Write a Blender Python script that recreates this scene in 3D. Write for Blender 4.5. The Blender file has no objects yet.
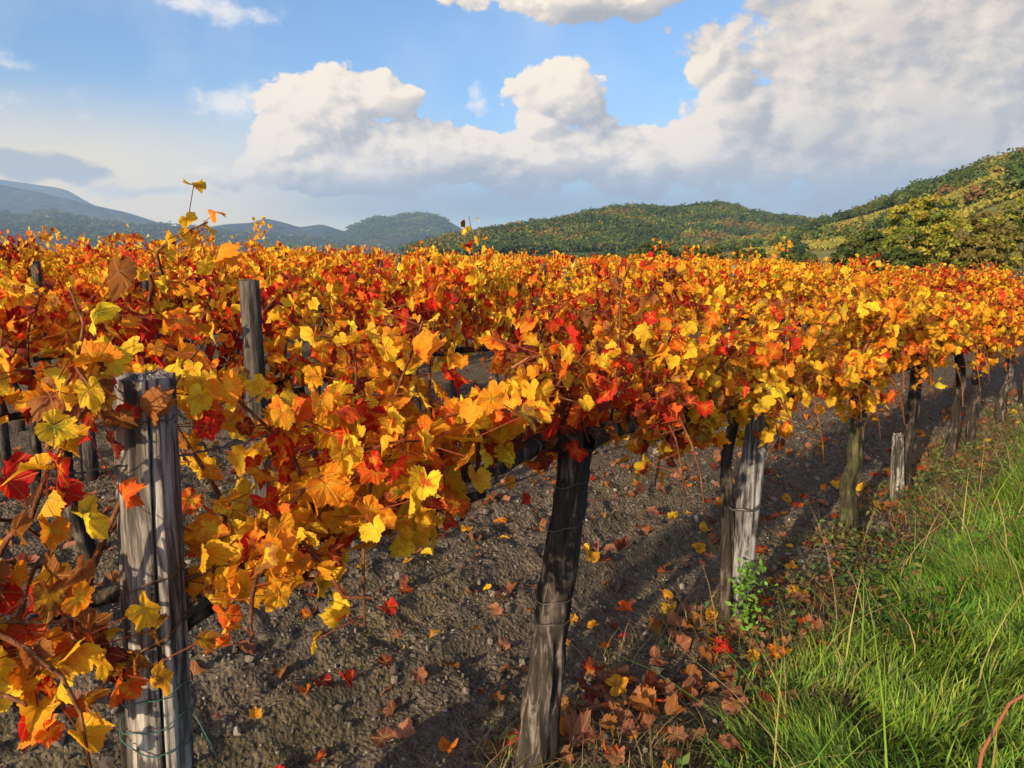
import bpy, math, random
import numpy as np
from mathutils import Vector, Matrix
R = math.radians
C = bpy.context.scene.collection
sc = bpy.context.scene

# ------------------------------------------------------------------ camera
F_PX, PITCH, CAM_H = 731.0, R(9.78), 1.65
cam_data = bpy.data.cameras.new("camera")
cam = bpy.data.objects.new("camera", cam_data); C.objects.link(cam)
cam_data.sensor_fit = 'HORIZONTAL'; cam_data.sensor_width = 36.0
cam_data.lens = F_PX / 1024 * 36.0
cam_data.clip_start = 0.05; cam_data.clip_end = 40000
cam.location = (0, 0, CAM_H)
cam.rotation_euler = (math.pi / 2 - PITCH, 0, 0)
sc.camera = cam
sc.cycles.use_denoising = True
sc.cycles.denoiser = 'OPENIMAGEDENOISE'
sc.cycles.max_bounces = 6
sc.cycles.diffuse_bounces = 3
sc.cycles.glossy_bounces = 2
sc.cycles.transmission_bounces = 4
sc.cycles.transparent_max_bounces = 4
sc.cycles.volume_bounces = 0
sc.cycles.caustics_reflective = False; sc.cycles.caustics_refractive = False
sc.view_settings.view_transform = 'Standard'; sc.view_settings.look = 'None'
sc.view_settings.gamma = 1.0; sc.view_settings.use_curve_mapping = False
sc.view_settings.exposure = 1.12

# ------------------------------------------------------------------ sun + sky
SUN_LEFT, SUN_EL = R(147), R(16)          # angle to the left of the view direction, elevation
sun_dir = Vector((-math.sin(SUN_LEFT) * math.cos(SUN_EL), math.cos(SUN_LEFT) * math.cos(SUN_EL), math.sin(SUN_EL)))
sd = bpy.data.lights.new("sun", 'SUN'); sun = bpy.data.objects.new("sun", sd); C.objects.link(sun)
sd.energy = 5.0; sd.angle = R(0.53); sd.color = (1.0, 0.77, 0.49)
sun.rotation_euler = sun_dir.to_track_quat('Z', 'Y').to_euler()
sun.location = (-20, -15, 20)

world = bpy.data.worlds.new("World"); sc.world = world; world.use_nodes = True
world.cycles.sampling_method = 'MANUAL'; world.cycles.sample_map_resolution = 512

class NT:
    """small helper for wiring node trees"""
    def __init__(s, tree): s.t = tree
    def n(s, typ, **kw):
        nd = s.t.nodes.new(typ)
        for k, v in kw.items(): setattr(nd, k, v)
        return nd
    def put(s, sock, v):
        if isinstance(v, bpy.types.NodeSocket): s.t.links.new(v, sock)
        else: sock.default_value = v
    def m(s, op, a, b=None, c=None, clamp=False):
        nd = s.n('ShaderNodeMath', operation=op, use_clamp=clamp)
        s.put(nd.inputs[0], a)
        if b is not None: s.put(nd.inputs[1], b)
        if c is not None: s.put(nd.inputs[2], c)
        return nd.outputs[0]
    def vm(s, op, a, b=None, out=0):
        nd = s.n('ShaderNodeVectorMath', operation=op)
        s.put(nd.inputs[0], a)
        if b is not None: s.put(nd.inputs[1], b)
        return nd.outputs[out]
    def xyz(s, x, y, z):
        nd = s.n('ShaderNodeCombineXYZ')
        for i, v in enumerate((x, y, z)): s.put(nd.inputs[i], v)
        return nd.outputs[0]
    def sep(s, v):
        nd = s.n('ShaderNodeSeparateXYZ'); s.put(nd.inputs[0], v); return nd.outputs
    def noise(s, v, scale, detail=4, rough=.5, dist=0.0, col=False):
        nd = s.n('ShaderNodeTexNoise'); s.put(nd.inputs['Vector'], v)
        nd.inputs['Scale'].default_value = scale; nd.inputs['Detail'].default_value = detail
        nd.inputs['Roughness'].default_value = rough; nd.inputs['Distortion'].default_value = dist
        return nd.outputs['Color' if col else 'Fac']
    def voro(s, v, scale, feature='F1', out='Distance', rand=1.0):
        nd = s.n('ShaderNodeTexVoronoi', feature=feature); s.put(nd.inputs['Vector'], v)
        nd.inputs['Scale'].default_value = scale; nd.inputs['Randomness'].default_value = rand
        return nd.outputs[out]
    def mr(s, v, a, b, c=0.0, d=1.0, smooth=False):
        nd = s.n('ShaderNodeMapRange'); nd.clamp = True
        if smooth: nd.interpolation_type = 'SMOOTHSTEP'
        s.put(nd.inputs[0], v)
        for i, x in enumerate((a, b, c, d)): s.put(nd.inputs[i + 1], x)
        return nd.outputs[0]
    def mix(s, f, a, b, mode='MIX'):
        nd = s.n('ShaderNodeMix', data_type='RGBA', blend_type=mode)
        s.put(nd.inputs[0], f)
        for sock, v in ((nd.inputs[6], a), (nd.inputs[7], b)):
            if isinstance(v, tuple) and len(v) == 3: v = v + (1.0,)
            s.put(sock, v)
        return nd.outputs[2]
    def attr(s, name, out='Color'):
        nd = s.n('ShaderNodeAttribute', attribute_name=name); return nd.outputs[out]
    def bump(s, h, strength=.5, dist=.01, normal=None):
        nd = s.n('ShaderNodeBump'); s.put(nd.inputs['Height'], h)
        nd.inputs['Strength'].default_value = strength; nd.inputs['Distance'].default_value = dist
        if normal is not None: s.put(nd.inputs['Normal'], normal)
        return nd.outputs[0]

def px_dir(px, py):
    """world direction seen at a pixel of the photograph"""
    dx, v = px - 512.0, 384.0 - py
    d = Vector((dx, F_PX * math.cos(PITCH) + v * math.sin(PITCH), -F_PX * math.sin(PITCH) + v * math.cos(PITCH)))
    return d.normalized()
def px_azel(px, py):
    d = px_dir(px, py); return math.atan2(d.x, d.y), math.asin(d.z)

# cloud cover: ellipses in azimuth / elevation, broken up by noise
def cloud_group(name, blobs, ns=13, amp=2.1):
    g = bpy.data.node_groups.new(name, 'ShaderNodeTree')
    g.interface.new_socket('uv', in_out='INPUT', socket_type='NodeSocketVector')
    g.interface.new_socket('d', in_out='OUTPUT', socket_type='NodeSocketFloat')
    q = NT(g); gi = q.n('NodeGroupInput'); go = q.n('NodeGroupOutput')
    uv = gi.outputs[0]
    w = q.vm('SUBTRACT', q.noise(uv, 9, 3, .5, col=True), (.5, .5, .5))
    wuv = q.vm('MULTIPLY', q.vm('ADD', uv, q.vm('SCALE', w, None)), (1, 1, 0))
    sc_node = wuv.node.inputs[0].links[0].from_node.inputs[1].links[0].from_node
    sc_node.inputs['Scale'].default_value = .07
    best = None
    for (cx, cy, rx, ry) in blobs:
        a, e = px_azel(cx, cy)
        k = F_PX / 1.0
        d = q.vm('LENGTH', q.vm('MULTIPLY', q.vm('SUBTRACT', wuv, (a, e, 0)), (k / rx, k / ry, 0)), out=1)
        best = d if best is None else q.m('SMOOTH_MIN', best, d, .25)
    base = q.m('SUBTRACT', 1.0, best)
    n1 = q.noise(q.vm('MULTIPLY', uv, (1, 1.35, 1)), ns, 10, .60)
    # puffy billows: inverted cell distance
    v1 = q.voro(q.vm('ADD', uv, q.vm('SCALE', w, None)), 26)
    vn = v1.node; vn.inputs['Detail'].default_value = 3.0; vn.inputs['Roughness'].default_value = .55; vn.normalize = True
    b = q.m('MULTIPLY', q.m('SUBTRACT', n1, .5), amp)
    b2 = q.m('MULTIPLY', q.m('SUBTRACT', .40, v1), .45)
    g.links.new(q.m('ADD', q.m('ADD', base, b), b2), go.inputs[0])
    for nd in g.nodes:
        if nd.type == 'VECT_MATH' and nd.operation == 'SCALE': nd.inputs['Scale'].default_value = .07
    return g

q = NT(world.node_tree); world.node_tree.nodes.clear()
wout = q.n('ShaderNodeOutputWorld'); bg = q.n('ShaderNodeBackground')
world.node_tree.links.new(bg.outputs[0], wout.inputs[0])
sky = q.n('ShaderNodeTexSky', sky_type='NISHITA'); sky.sun_disc = False
sky.sun_elevation = SUN_EL; sky.sun_rotation = -SUN_LEFT
sky.air_density = 1.0; sky.dust_density = 1.2; sky.ozone_density = 1.6
tc = q.n('ShaderNodeTexCoord')
D = q.vm('NORMALIZE', tc.outputs['Generated'])
dx, dy, dz = q.sep(D)[:3]
uv = q.xyz(q.m('ARCTAN2', dx, dy), q.m('ARCSINE', dz), 0.0)
CUM = [  # pixel centre and radii of the masses seen in the photograph
    (326, 116, 48, 50), (376, 96, 34, 26), (292, 148, 32, 26),
    (440, 160, 140, 32), (545, 160, 100, 34), (330, 172, 100, 18),
    (556, 90, 42, 30), (545, 122, 24, 14), (640, 162, 56, 34),
    (572, -14, 110, 26), (690, -18, 100, 14),
    (930, 90, 190, 130), (810, 125, 96, 64), (705, 150, 84, 36), (866, 20, 90, 64), (704, 66, 20, 16), (722, 92, 22, 24), (745, 115, 34, 28),
    (980, 160, 180, 60),
]
SMALL = [(232, 98, 44, 17), (475, 101, 13, 12), (212, 4, 60, 10), (150, 190, 70, 6),
         (-260, 60, 160, 60), (1400, 40, 260, 110), (-600, 140, 200, 40)]
g1 = cloud_group('cumulus', CUM); g2 = cloud_group('small_clouds', SMALL, 34, 3.0)
def dens(g, v):
    nd = q.n('ShaderNodeGroup'); nd.node_tree = g; q.put(nd.inputs[0], v); return nd.outputs[0]
d0 = dens(g1, uv); d1 = dens(g1, q.vm('ADD', uv, (-.010, .008, 0))); d2 = dens(g1, q.vm('ADD', uv, (-.045, .035, 0)))
s0 = dens(g2, uv); e0 = dens(cloud_group('grey_cloud', [(30, 164, 66, 15), (75, 172, 40, 9)], 24, 1.6), uv)
u_, v_ = q.sep(uv)[:2]
soft = q.noise(uv, 5, 5, .55)
# thin veil and the grey rain band low over the hills
right_grey = q.mr(u_, R(8), R(24), 0, .45, True)
a1 = q.mr(d0, -.02, q.m('MULTIPLY_ADD', right_grey, .40, .12), 0, 1, True)
a2 = q.mr(s0, -.1, 1.1, 0, .72, True)
lit = q.mr(q.m('SUBTRACT', q.m('MINIMUM', d0, .9), q.m('MINIMUM', d1, .9)), -.16, .26, 0, .62)
lit = q.m('ADD', lit, q.mr(q.m('SUBTRACT', q.m('MINIMUM', d0, 1.1), q.m('MINIMUM', d2, 1.1)), -.40, .70, -.05, .55))
lit = q.m('MULTIPLY_ADD', lit, .95, q.mr(soft, .3, .7, -.10, .26))
lit = q.m('MULTIPLY', lit, q.mr(v_, R(2.5), R(7.5), .3, 1.0, True), clamp=True)
lit_col = q.mix(right_grey, (5.5, 4.6, 3.55), (3.5, 2.95, 2.35))
shade_col = q.mix(right_grey, (2.0, 1.95, 2.05), (2.65, 2.35, 2.05))
cloud_col = q.mix(lit, shade_col, lit_col)
band = q.m('MULTIPLY', q.m('MULTIPLY', q.mr(v_, R(2.0), R(3.6), 0, 1, True), q.mr(v_, R(4.2), R(7.0), 1, 0, True)),
           q.m('MULTIPLY', q.mr(u_, R(-23), R(-8), 0, 1, True), .78))
band_col = q.mix(q.mr(soft, .35, .65), (1.0, 1.32, 1.95), (1.6, 1.8, 2.2))
skyc = q.mix(1.0, sky.outputs[0], (.52, .71, .93), 'MULTIPLY')
glow = q.m('MULTIPLY', q.mr(u_, R(2), R(-30), 0, 1, True), q.mr(v_, R(12.5), R(4), 0, .95, True))
skyc = q.mix(glow, skyc, (6.3, 4.7, 2.4))
x = q.mix(q.m('MULTIPLY', q.mr(soft, .45, .75), .35), skyc, (4.2, 4.3, 4.4))
x = q.mix(a2, x, q.mix(q.mr(v_, R(6), R(10)), (2.9, 3.0, 3.3), (5.6, 5.0, 4.4)))
x = q.mix(q.mr(e0, .0, .5, 0, .85, True), x, q.mix(q.mr(v_, R(6.6), R(8.2)), (2.0, 2.05, 2.2), (3.4, 3.1, 2.8)))
x = q.mix(a1, x, cloud_col)
x = q.mix(band, x, band_col)
# unseen warm glow added round the sun, behind the viewer, as soft fill light
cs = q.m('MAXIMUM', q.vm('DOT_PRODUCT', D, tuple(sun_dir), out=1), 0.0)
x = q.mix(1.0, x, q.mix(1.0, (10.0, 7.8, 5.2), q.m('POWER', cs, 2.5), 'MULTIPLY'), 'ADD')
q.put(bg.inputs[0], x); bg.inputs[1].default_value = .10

# ------------------------------------------------------------------ helpers
def at_dist(px, py, dist):
    """point seen at a pixel, at a forward distance"""
    d = px_dir(px, py); k = dist / d.y
    return np.array((d.x * k, dist, CAM_H + d.z * k))
ROW_ANG = R(43.7)
U = np.array((math.sin(ROW_ANG), math.cos(ROW_ANG)))     # along the rows, away from the camera
N = np.array((math.cos(ROW_ANG), -math.sin(ROW_ANG)))    # towards the grass verge
O0 = np.array((0.14, 2.17))
ROW_GAP = 2.25
def tn(t, n): return O0 + U * t + N * n
def to_tn(x, y):
    dx, dy = x - O0[0], y - O0[1]
    return dx * U[0] + dy * U[1], dx * N[0] + dy * N[1]

def _h(ix, iy, s):
    h = (ix.astype(np.int64) * 374761393 + iy.astype(np.int64) * 668265263 + s * 974634777) & 0xFFFFFFFF
    h = ((h ^ (h >> 13)) * 1274126177) & 0xFFFFFFFF
    h = h ^ (h >> 16)
    return (h & 0xFFFF) / 65535.0
def vnoise(x, y, s=0):
    ix, iy = np.floor(x), np.floor(y); fx, fy = x - ix, y - iy
    fx = fx * fx * (3 - 2 * fx); fy = fy * fy * (3 - 2 * fy)
    a = _h(ix, iy, s); b = _h(ix + 1, iy, s); c = _h(ix, iy + 1, s); d = _h(ix + 1, iy + 1, s)
    return (a * (1 - fx) + b * fx) * (1 - fy) + (c * (1 - fx) + d * fx) * fy
def fbm(x, y, s=0, o=4, g=.5):
    r, a, tot = 0, 1.0, 0
    for i in range(o):
        r = r + a * vnoise(x * 2 ** i, y * 2 ** i, s + i * 17); tot += a; a *= g
    return r / tot
def sstep(x, a, b):
    t = np.clip((x - a) / (b - a), 0, 1); return t * t * (3 - 2 * t)

def mesh_np(name, verts, tris=None, quads=None, attrs=None, smooth=True):
    """mesh from numpy arrays; attrs: {name: (nv,4)} point colours"""
    me = bpy.data.meshes.new(name)
    verts = np.asarray(verts, np.float32); nv = len(verts)
    parts, tot = [], []
    if tris is not None and len(tris): parts.append(np.asarray(tris, np.int32).ravel()); tot.append(np.full(len(tris), 3, np.int32))
    if quads is not None and len(quads): parts.append(np.asarray(quads, np.int32).ravel()); tot.append(np.full(len(quads), 4, np.int32))
    loops = np.concatenate(parts); tot = np.concatenate(tot)
    me.vertices.add(nv); me.vertices.foreach_set('co', verts.ravel())
    me.loops.add(len(loops)); me.loops.foreach_set('vertex_index', loops)
    me.polygons.add(len(tot))
    me.polygons.foreach_set('loop_start', np.concatenate(([0], np.cumsum(tot)[:-1])).astype(np.int32))
    me.polygons.foreach_set('loop_total', tot)
    me.polygons.foreach_set('use_smooth', np.full(len(tot), smooth, bool))
    for k, v in (attrs or {}).items():
        v = np.asarray(v, np.float32)
        if v.shape[1] == 3: v = np.concatenate((v, np.ones((nv, 1), np.float32)), 1)
        a = me.color_attributes.new(k, 'FLOAT_COLOR', 'POINT'); a.data.foreach_set('color', v.ravel())
    me.update(calc_edges=True)
    return me
def obj(name, me, mat=None, parent=None, loc=None):
    o = bpy.data.objects.new(name, me); C.objects.link(o)
    if mat is not None and not me.materials: me.materials.append(mat)
    if parent is not None: o.parent = parent
    if loc is not None: o.location = loc
    return o
def tag(o, label=None, cat=None, group=None, kind=None):
    for k, v in (('label', label), ('category', cat), ('group', group), ('kind', kind)):
        if v: o[k] = v
    return o
def empty(name, loc=(0, 0, 0), rz=0.0):
    o = bpy.data.objects.new(name, None); C.objects.link(o); o.location = loc; o.rotation_euler = (0, 0, rz)
    o.empty_display_size = .1
    return o
def copy_tree(src, loc, rz, scale=None):
    r = src.copy(); C.objects.link(r); r.location = loc; r.rotation_euler = (0, 0, rz)
    if scale: r.scale = scale
    for ch in src.children:
        c = ch.copy(); C.objects.link(c); c.parent = r
        for g in ch.children:
            d = g.copy(); C.objects.link(d); d.parent = c
    return r
def unit(v): return v / np.maximum(np.linalg.norm(v, axis=-1, keepdims=True), 1e-9)

def tube(path, rad, sides=8, jit=0.0, rng=None, cap=True):
    """tapered tube along a polyline -> verts, quads, tris"""
    P = np.asarray(path, float); n = len(P)
    T = unit(np.gradient(P, axis=0)); up = np.array((0.31, .17, .94))
    if abs(T[0] @ up) > .9: up = np.array((.9, .3, .1))
    V = []
    a = np.arange(sides) * 2 * math.pi / sides
    prev = unit(np.cross(T[0], up))
    rad = np.broadcast_to(np.asarray(rad, float), (n,))
    for i in range(n):
        x = prev - T[i] * (prev @ T[i]); x = unit(x); y = np.cross(T[i], x); prev = x
        r = rad[i] * (1 + (rng.uniform(-jit, jit, sides) if jit else 0))
        V.append(P[i] + (np.cos(a) * r)[:, None] * x + (np.sin(a) * r)[:, None] * y)
    V = np.concatenate(V)
    i = np.arange(n - 1)[:, None] * sides; j = np.arange(sides)[None]; j2 = (j + 1) % sides
    Q = np.stack((i + j, i + j2, i + sides + j2, i + sides + j), -1).reshape(-1, 4)
    Tt = np.zeros((0, 3), int)
    if cap:
        c0, c1 = len(V), len(V) + 1
        V = np.concatenate((V, P[:1], P[-1:]))
        jj = np.arange(sides); j2 = (jj + 1) % sides
        Tt = np.concatenate((np.stack((np.full(sides, c0), j2, jj), -1), np.stack((np.full(sides, c1), (n - 1) * sides + jj, (n - 1) * sides + j2), -1)))
    return V, Q, Tt
class MB:
    """collects tubes and patches into one mesh"""
    def __init__(s): s.v, s.q, s.t, s.n, s.a = [], [], [], 0, {}
    def add(s, V, Q=None, T=None, **attrs):
        if Q is not None and len(Q): s.q.append(np.asarray(Q) + s.n)
        if T is not None and len(T): s.t.append(np.asarray(T) + s.n)
        for k, v in attrs.items(): s.a.setdefault(k, []).append(np.broadcast_to(np.asarray(v, np.float32), (len(V), len(v) if np.ndim(v) == 1 else np.shape(v)[1])))
        s.v.append(V); s.n += len(V); return s
    def tube(s, *a, **k):
        V, Q, T = tube(*a, **k); return s.add(V, Q, T)
    def mesh(s, name, smooth=True):
        return mesh_np(name, np.concatenate(s.v), np.concatenate(s.t) if s.t else None, np.concatenate(s.q) if s.q else None,
                       {k: np.concatenate(v) for k, v in s.a.items()}, smooth)
def mat_new(name):
    m = bpy.data.materials.new(name); m.use_nodes = True; m.node_tree.nodes.clear()
    q = NT(m.node_tree); out = q.n('ShaderNodeOutputMaterial'); return m, q, out
def principled(q, out, col, rough=.8, spec=.3, normal=None):
    p = q.n('ShaderNodeBsdfPrincipled'); q.put(p.inputs['Base Color'], col if not isinstance(col, tuple) else col + (1,))
    q.put(p.inputs['Roughness'], rough); p.inputs['Specular IOR Level'].default_value = spec
    if normal is not None: q.put(p.inputs['Normal'], normal)
    if out is not None: q.t.links.new(p.outputs[0], out.inputs[0])
    return p

# ------------------------------------------------------------------ materials
def make_leaf_mat(name, detail=True):
    m, q, out = mat_new(name)
    c1, c2 = q.attr('c1'), q.attr('c2')
    luv = q.attr('luv'); lx, ly, edge = q.sep(luv)[:3]
    rnd = q.attr('luv', 'Alpha')
    tc = q.n('ShaderNodeTexCoord').outputs['Object']
    normal = None
    if detail:
        p2 = q.xyz(lx, ly, q.m('MULTIPLY', rnd, 37.0))
        nz = q.noise(p2, 3.2, 4, .62)
        f = q.mr(q.m('ADD', q.m('MULTIPLY', edge, .42), nz), .50, .76, 0, 1, True)
        col = q.mix(f, c1, c2)
        ang = None
        vd = None
        for a in (0, 56, -56, 112, -112):
            sx, sy = math.sin(R(a)), math.cos(R(a))
            along = q.m('ADD', q.m('MULTIPLY', lx, sx), q.m('MULTIPLY', ly, sy))
            perp = q.m('ABSOLUTE', q.m('SUBTRACT', q.m('MULTIPLY', lx, sy), q.m('MULTIPLY', ly, sx)))
            d = q.m('ADD', perp, q.m('MULTIPLY', q.m('LESS_THAN', along, 0.0), 9.0))
            vd = d if vd is None else q.m('MINIMUM', vd, d)
        vein = q.mr(vd, .006, .042, 1, 0)
        halo = q.mr(q.m('ADD', vd, q.m('MULTIPLY', nz, .12)), .06, .22, .55, 0, True)
        col = q.mix(halo, col, q.mix(.5, col, c1))
        col = q.mix(q.m('MULTIPLY', vein, .30), col, (.62, .40, .10))
        spot = q.mr(q.noise(p2, 9, 4, .65), .58, .70, 0, .75)
        col = q.mix(spot, col, (.17, .055, .02))
        hgt = q.m('ADD', q.m('MULTIPLY', vein, -.5), q.noise(p2, 7, 3, .6))
        normal = q.bump(hgt, .55, .006)
    else:
        nz = q.noise(tc, 30, 2, .5)
        col = q.mix(q.mr(q.m('ADD', q.m('MULTIPLY', edge, .55), nz), .62, .98, 0, 1, True), c1, c2)
    pr = principled(q, None, col, .6, .18, normal)
    tr = q.n('ShaderNodeBsdfTranslucent'); q.put(tr.inputs[0], q.mix(.35, col, q.mix(1.0, col, (1.35, 1.1, .8), 'MULTIPLY')))
    mx = q.n('ShaderNodeMixShader'); mx.inputs[0].default_value = .50
    q.t.links.new(pr.outputs[0], mx.inputs[1]); q.t.links.new(tr.outputs[0], mx.inputs[2])
    q.t.links.new(mx.outputs[0], out.inputs[0])
    return m
M_LEAF = make_leaf_mat('vine_leaf', True)
M_LEAF_FAR = make_leaf_mat('vine_leaf_distant', False)

def make_bark(name, dark, mid, light, scale=(30, 30, 5), moss=0.0):
    m, q, out = mat_new(name)
    tc = q.n('ShaderNodeTexCoord').outputs['Object']
    v = q.vm('MULTIPLY', tc, scale)
    n1 = q.noise(v, 1.0, 6, .62, .6); n2 = q.noise(tc, 9, 4, .6)
    col = q.mix(q.mr(n1, .33, .68), dark, mid)
    col = q.mix(q.mr(q.m('MULTIPLY', n1, q.m('ADD', n2, .35)), .44, .62), col, light)
    if moss:
        col = q.mix(q.mr(q.noise(tc, 14, 4, .6), .60 - moss * .2, .72, 0, .8), col, (.05, .065, .018))
    nrm = q.bump(n1, .9, .012, q.bump(q.noise(v, 3.5, 4, .6), .5, .004))
    principled(q, out, col, .9, .15, nrm)
    return m
M_BARK = make_bark('vine_bark', (.012, .010, .009), (.040, .032, .027), (.12, .10, .08))
M_BARK_PALE = make_bark('peeling_vine_bark', (.011, .009, .008), (.055, .045, .039), (.20, .17, .15), (34, 34, 4))
M_BARK_MOSS = make_bark('mossy_vine_bark', (.014, .012, .009), (.048, .040, .026), (.12, .105, .06), moss=.6)
M_CANE = make_bark('vine_cane', (.07, .025, .012), (.17, .065, .03), (.30, .15, .07), (40, 40, 12))
M_TREEBARK = make_bark('tree_bark', (.03, .025, .02), (.10, .08, .06), (.18, .15, .11))

def make_post_mat(name, dark, mid, light, stain=.5):
    m, q, out = mat_new(name)
    tc = q.n('ShaderNodeTexCoord').outputs['Object']
    x, y, z = q.sep(tc)[:3]
    v = q.vm('MULTIPLY', q.vm('ADD', tc, q.vm('MULTIPLY', q.noise(tc, 7, 3, .5, col=True), (.02, .02, .02))), (70, 70, 5.5))
    g1 = q.noise(v, 1.0, 6, .62, .35); g2 = q.noise(q.vm('MULTIPLY', tc, (22, 22, 1.4)), 1.0, 4, .55)
    col = q.mix(q.mr(g1, .3, .66), dark, mid)
    col = q.mix(q.mr(q.m('ADD', g1, q.m('MULTIPLY', g2, .8)), .82, 1.12), col, light)
    # weather stains: dark patches, thicker towards the foot, with a shape of their own
    st = q.noise(q.vm('MULTIPLY', tc, (16, 16, 5)), 1.0, 5, .6)
    st = q.mr(q.m('ADD', st, q.m('MULTIPLY', q.mr(z, .15, 1.0), -.22)), .50 - .1 * stain, .60 - .1 * stain, 0, .88, True)
    col = q.mix(st, col, (.018, .016, .014))
    fine = q.noise(q.vm('MULTIPLY', tc, (240, 240, 9)), 1.0, 3, .6)
    nrm = q.bump(g1, .8, .006, q.bump(fine, .45, .002))
    principled(q, out, col, .88, .18, nrm)
    return m
M_POST = make_post_mat('weathered_wood', (.020, .017, .015), (.145, .127, .115), (.37, .35, .33), .8)
M_POST_BLUE = make_post_mat('weathered_grey_wood', (.022, .020, .020), (.115, .11, .115), (.29, .285, .30), .7)
M_POST_DARK = make_post_mat('dark_weathered_wood', (.014, .012, .011), (.05, .043, .038), (.12, .105, .095), .6)
mw, q_, o_ = mat_new('old_iron_wire'); p_ = principled(q_, o_, (.10, .09, .085), .5, .5); p_.inputs['Metallic'].default_value = .7; M_WIRE = mw
mw, q_, o_ = mat_new('rusty_wire'); principled(q_, o_, q_.mix(q_.noise(q_.n('ShaderNodeTexCoord').outputs['Object'], 60, 3), (.05, .025, .015), (.16, .08, .04)), .8, .3); M_RUST = mw
mw, q_, o_ = mat_new('green_plastic_tie'); principled(q_, o_, (.03, .10, .085), .45, .4); M_TIE = mw

def make_plain(name, attr='col', rough=.8, trans=0.0, spec=.2, nscale=0):
    m, q, out = mat_new(name)
    col = q.attr(attr)
    if nscale:
        n = q.noise(q.n('ShaderNodeTexCoord').outputs['Object'], nscale, 4, .6)
        col = q.mix(1.0, col, q.mix(n, (.55, .55, .55), (1.45, 1.45, 1.45)), 'MULTIPLY')
    if not trans: principled(q, out, col, rough, spec); return m
    pr = principled(q, None, col, rough, spec); tr = q.n('ShaderNodeBsdfTranslucent'); q.put(tr.inputs[0], col)
    mx = q.n('ShaderNodeMixShader'); mx.inputs[0].default_value = trans
    q.t.links.new(pr.outputs[0], mx.inputs[1]); q.t.links.new(tr.outputs[0], mx.inputs[2]); q.t.links.new(mx.outputs[0], out.inputs[0])
    return m
M_GRASS = make_plain('grass_blade', rough=.5, trans=.4, spec=.25)
M_FOL = make_plain('tree_leaves', rough=.65, trans=.3)
M_STONE = make_plain('soil_stone', rough=.9, nscale=40)
M_SLOPEGREEN = make_plain('hill_cover', rough=.9, trans=.12)

# ------------------------------------------------------------------ ground
def ground_h(x, y):
    t, n = to_tn(x, y)
    near = sstep(np.hypot(x, y), 40, 12)
    vine = sstep(n, .55, .15)
    ph = n + .10 * (fbm(t * .5, n * .5, 5, 3) - .5)
    row = np.abs((n / ROW_GAP + .5) % 1.0 - .5) * ROW_GAP       # distance to the nearest row
    h = .045 * np.exp(-(row / .33) ** 2) * vine
    fur = -.055 * np.exp(-((np.abs(row - .62)) / .10) ** 2) + .03 * np.exp(-((np.abs(row - .80)) / .07) ** 2) + .030 * np.sin(ph * 2 * math.pi / .47) + .022 * np.sin(ph * 2 * math.pi / .21 + 1.3)
    h = h + fur * sstep(row, .12, .45) * vine * (.4 + .9 * fbm(t * .9, n * .6, 9, 2))
    h = h + near * (.07 * (fbm(x * 1.5, y * 1.5, 1, 3) - .5) + (.3 + .7 * vine) * (.35 + 1.3 * sstep(fbm(x * 1.1, y * 1.1, 15, 2), .35, .65)) * (.06 * (fbm(x * 7, y * 7, 2, 3) - .5) + .05 * np.abs(fbm(x * 17, y * 17, 3, 2) - .5)))
    bank = .24 * sstep(n, .30, 1.5) + .05 * sstep(n, .18, .4)
    return h + bank - .02
def axis(lo, hi, step, far, grow):
    a = list(np.arange(lo, hi, step)); s = step
    while a[-1] < far: s *= grow; a.append(a[-1] + s)
    s = step; b = [lo]
    while b[-1] > -far: s *= grow; b.append(b[-1] - s)
    return np.array(b[:0:-1] + a)
gt, gn = axis(-2.6, 8.5, .026, 9000, 1.09), axis(-5.2, 1.6, .026, 9000, 1.09)
TT, NN = np.meshgrid(gt, gn, indexing='ij')
gx = O0[0] + U[0] * TT + N[0] * NN; gy = O0[1] + U[1] * TT + N[1] * NN
gz = ground_h(gx, gy)
nt_, nn_ = TT.shape
ii = (np.arange(nt_ - 1)[:, None] * nn_ + np.arange(nn_ - 1)[None]).ravel()
quads = np.stack((ii, ii + nn_, ii + nn_ + 1, ii + 1), -1)
ed = fbm(gx * 1.6, gy * 1.6, 31, 4) - .5
grassy = sstep(NN + ed * .5, .18, .5)
field = sstep(np.hypot(gx, gy), 95, 120)
moss = sstep(fbm(TT * 1.6, NN * 3.2, 44, 5), .56, .68) * sstep(NN, .3, .0)
me = mesh_np('ground', np.stack((gx, gy, gz), -1).reshape(-1, 3), quads=quads,
             attrs={'mask': np.stack((grassy, moss, field), -1).reshape(-1, 3)})
M_SOIL, q, out = mat_new('vineyard_soil')
tc = q.n('ShaderNodeTexCoord').outputs['Object']
mk = q.sep(q.attr('mask'))
n1 = q.noise(tc, 2.3, 5, .6); n2 = q.noise(tc, 26, 6, .65); n3 = q.noise(tc, 90, 4, .6)
v1 = q.voro(tc, 55, out='Distance'); vc = q.voro(tc, 55, out='Color')
col = q.mix(q.mr(n2, .3, .72), (.026, .020, .015), (.19, .152, .115))
col = q.mix(q.m('MULTIPLY', q.mr(n1, .4, .65), .5), col, (.11, .09, .072))
stone = q.m('MULTIPLY', q.mr(v1, .22, .32, 1, 0), q.mr(q.sep(vc)[0], .62, .66))
col = q.mix(stone, col, q.mix(q.sep(vc)[1], (.14, .125, .11), (.30, .275, .25)))
col = q.mix(q.m('MULTIPLY', mk[1], q.mr(n3, .45, .65, 0, .6)), col, q.mix(n2, (.10, .105, .035), (.20, .165, .06)))
col = q.mix(q.m('MULTIPLY', mk[0], .9), col, q.mix(n2, (.035, .035, .014), (.10, .085, .035)))
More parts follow.
